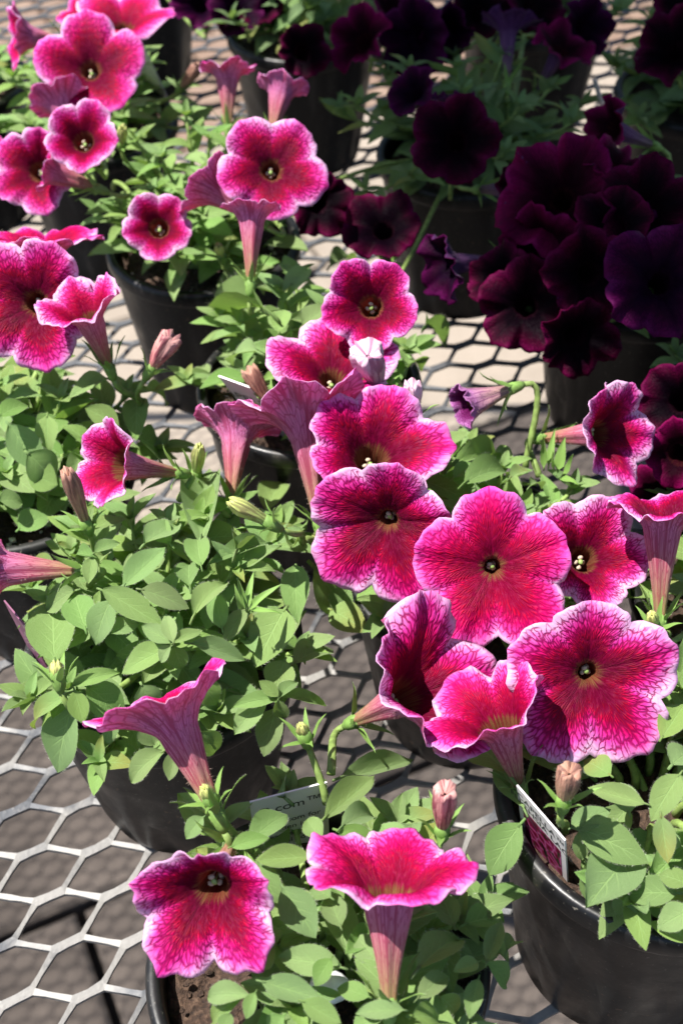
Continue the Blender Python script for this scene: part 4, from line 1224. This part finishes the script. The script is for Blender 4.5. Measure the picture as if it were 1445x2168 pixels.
# ---------------------------------------------------------------- dark flowers in the shade
DM, DP, CM = (M_DIN, M_DOUT), (M_DINP, M_DOUT), (M_CIN, M_DOUT)
for pl, x, y, z, ax, R, phis, spin, mats in (
    (U1, 965, 300, .165, (-.10, -.05, .98), 100, [84, 80, 90, 84, 70], .3, DM),
    (U1, 960, 225, .170, (0, .8, .4), 56, 84, 0, DP),
    (U4, 770, 90, .150, (-.45, .05, .88), 76, 74, .5, CM),
    (U4, 640, 110, .150, (.2, -.2, .9), 60, 84, .1, DM),
    (U6, 885, 80, .150, (-.5, -.3, .7), 88, 80, .4, DP),
    (U6, 1182, 110, .150, (.3, .5, .7), 72, 84, .4, CM),
    (U6, 1075, 70, .160, (0, .9, .1), 70, 70, .2, DP),
    (U1, 812, 490, .140, (-.1, .35, .9), 86, [84, 88, 84, 84, 88], .2, DM),
    (U1, 672, 430, .130, (.2, -.3, .9), 72, 84, .7, DM),
    (U2, 1190, 425, .165, (-.25, .05, .95), 140, [84, 88, 90, 84, 80], .1, CM),
    (U2, 1360, 450, .170, (.1, .15, .95), 112, 88, .5, DM),
    (U2, 965, 560, .140, (-.62, -.1, .25), 88, [60, 70, 84, 60, 40], 0, DP),
    (U2, 1112, 650, .140, (-.20, -.12, .95), 104, [88, 84, 84, 90, 84], .5, DM),
    (U2, 1245, 580, .160, (.05, -.2, .95), 98, 86, .9, DM),
    (U2, 1395, 600, .172, (-.1, -.05, .98), 122, 88, .3, DP),
    (U2, 1215, 710, .140, (.1, -.5, .85), 92, 84, .2, DM),
    (U3, 1430, 110, .160, (-.3, .1, .9), 92, 84, .2, DM),
    (U3, 1450, 30, .160, (-.2, .1, .9), 70, 84, .2, DM),
    (U5, 1440, 850, .140, (-.4, .0, .9), 88, 84, .1, DM),
    (U5, 1440, 960, .130, (-.3, -.2, .9), 80, 84, .8, CM),
    (U5, 1400, 1040, .110, (-.3, .4, .9), 74, 84, .4, CM),
    (U5, 1290, 1200, .060, (-.3, .4, .9), 50, 84, .4, DM),
    (U1, 880, 200, .150, (-.5, .3, .7), 60, 76, .9, DP),
    (U1, 1090, 400, .150, (.5, -.2, .8), 66, 80, .4, DM),
    (U2, 1290, 360, .175, (.3, .5, .75), 80, 84, .2, CM),
    (U2, 1150, 520, .150, (-.5, -.3, .8), 96, [60, 84, 84, 90, 60], .6, CM),
    (U2, 1300, 480, .172, (-.3, .3, .9), 86, 82, .3, DM),
    (U2, 1060, 590, .142, (-.6, .3, .7), 74, 76, .6, DM),
    (U4, 560, 20, .120, (-.4, .3, .8), 56, 84, .3, DM),
    (U6, 830, 30, .150, (.3, .4, .8), 74, 76, .7, CM),
    (U6, 950, 60, .150, (-.2, -.6, .7), 70, 66, .2, DP),
    (U6, 1120, 20, .160, (.4, .2, .8), 76, 84, .5, DM),
    (U6, 1230, 60, .150, (.5, -.2, .8), 70, 78, .6, DP),
    (U5, 1420, 1180, .080, (-.4, .2, .9), 70, 84, .4, CM),
    (U2, 1300, 275, .160, (-.75, .1, .5), 70, 70, .4, CM),
    (U0, 425, 15, .120, (.0, .1, .95), 66, 84, .2, DP),
    (U4, 500, 25, .120, (.2, .1, .9), 60, 84, .9, DP),
    (U6, 1010, 30, .150, (.1, .1, .9), 70, 84, .4, DM),
    (U2, 1430, 480, .160, (.1, .1, .9), 90, 84, .7, DP)):
    if not isinstance(phis, list):
        rq = random.Random(x + y)
        phis = [phis + rq.uniform(-22, 14) for _ in range(5)]
    flower(pl, x, y, z, ax, R, phis, spin=spin, mats=mats, near=False, p=0.55, rt=0.005, phi0=24, ruffle=2.6, tip=0.08)

# ---------------------------------------------------------------- plant tags
def plant_tag(TL, TR, BL, zt, zb, label, picture=None, text=(), thick=0.0006, mat=None, skew=False):
    a, b, c = atz(TL[0], TL[1], zt), atz(TR[0], TR[1], zt), atz(BL[0], BL[1], zb)
    x = (b - a); w = x.length; x.normalize()
    dn = c - a
    if not skew:
        dn = dn - x * dn.dot(x)
    h = dn.length; y = -dn.normalized(); n = x.cross(y)
    root = link('plant_tag', None, loc=c.copy())
    tag(root, label, 'plant tag', 'plastic plant tags stuck in the pots')
    mm = Matrix((x, y, n)).transposed().to_4x4()
    mm.translation = a + dn - root.location
    bx = MB(); bx.box((w / 2, h / 2, -thick / 2), (w / 2, h / 2, thick / 2))
    bx.box((w / 2, -0.012, -thick / 2), (w * 0.22, 0.0119, thick / 2 * .9))
    o = link('tag_card', bx.build('tag_card', [mat or M_WHITE], False), root); o.matrix_local = mm
    if picture:
        x0, y0, x1, y1 = picture
        me = mesh('printed_picture', [(x0 * w, y0 * h, .00008), (x1 * w, y0 * h, .00008), (x1 * w, y1 * h, .00008), (x0 * w, y1 * h, .00008)], [(0, 1, 2, 3)], [M_PRINT], uv=[(0, 0), (1, 0), (1, 1), (0, 1)], smooth=False)
        q = link('printed_picture', me, root); q.matrix_local = mm
    for (s_, tx, ty, size, al) in text:
        cu = bpy.data.curves.new('lettering', 'FONT')
        cu.body = s_; cu.size = size * h; cu.align_x = al; cu.extrude = 0.00002
        cu.materials.append(M_INK)
        tmp = link('lettering', cu)
        me_ = bpy.data.meshes.new_from_object(tmp.evaluated_get(bpy.context.evaluated_depsgraph_get()))
        bpy.data.objects.remove(tmp)
        q = link('lettering', me_, root)
        q.matrix_local = mm @ Matrix.Translation((tx * w, ty * h, 0.00010))
    return root, mm, w, h
plant_tag((529, 1699), (692, 1657), (566, 1812), .126, .089, 'white tag printed with small advice text, tilted behind leaves of the nearest pot',
          text=(('Q.com™', .93, .74, .16, 'RIGHT'), ('Q.com for', .90, .52, .10, 'RIGHT'), ('garden ideas', .90, .40, .10, 'RIGHT'), ('creative tips &', .90, .28, .10, 'RIGHT'), ('helpful advice', .90, .16, .10, 'RIGHT')))
plant_tag((1092, 1663), (1194, 1780), (1117, 1802), .136, .090, 'tag with a crimson flower picture leaning inside the rim below the widest pink bloom', picture=(.10, .0, .90, .74),
          text=(('CAPELLA\u2122', .5, .86, .10, 'CENTER'), ('FUCHSIA LACE', .5, .77, .10, 'CENTER')))
plant_tag((462, 797), (556, 831), (476, 872), .140, .094, 'grey tag with faint small lettering beside a brown withered flower', text=(('CAPELLA\u2122', .5, .62, .16, 'CENTER'), ('PINK LACE', .55, .42, .16, 'CENTER')))
plant_tag((316, 80), (352, 100), (318, 200), .150, .092, 'blank pale tag standing upright among leaves under the topmost pink blooms', skew=True)
plant_tag((8, 1272), (60, 1335), (84, 1425), .128, .075, 'purple printed tag seen edge on, poking out left of the broad leafy mound', mat=simple('purple_tag_print', (0.22, 0.07, 0.14), 0.4, 80, 0.3))
plant_tag((1252, 168), (1262, 172), (1226, 236), .135, .100, 'thin pale tag seen edge on beside the shaded mesh')

# pebble
b = MB(); b.ball((0, 0, 0), 0.0055, 0, 14, (1.15, .9, .75), 0.06, random.Random(4))
o = link('pebble', b.build('pebble', [M_STONE]), None, loc=atz(698, 2090, 0.119))
tag(o, 'small white pebble resting among the leaves of the nearest pot', 'pebble')

# ---------------------------------------------------------------- unseen panel added to shade the far pots, outline projected along the sun
CZ = 1.25
edge = [(640, -60), (705, 330), (900, 560), (1180, 745), (1600, 960)]
pts = [atz(x, y, 0.12) for x, y in edge]
pts += [Vector((1.2, pts[-1].y, .12)), Vector((1.2, 1.9, .12)), Vector((pts[0].x, 1.9, .12))]
pts = [p + SUN * ((CZ - .12) / SUN.z) for p in pts]
n = len(pts)
vs = [tuple(p) for p in pts] + [(p.x, p.y, p.z + 0.004) for p in pts]
fs = [tuple(range(n - 1, -1, -1)), tuple(range(n, 2 * n))] + [(i, (i + 1) % n, n + (i + 1) % n, n + i) for i in range(n)]
o = link('shade_blocker', mesh('shade_blocker', vs, fs, [M_BLOCKER], smooth=False))
tag(o, 'unseen panel added overhead to shade the burgundy petunias', 'shade blocker')
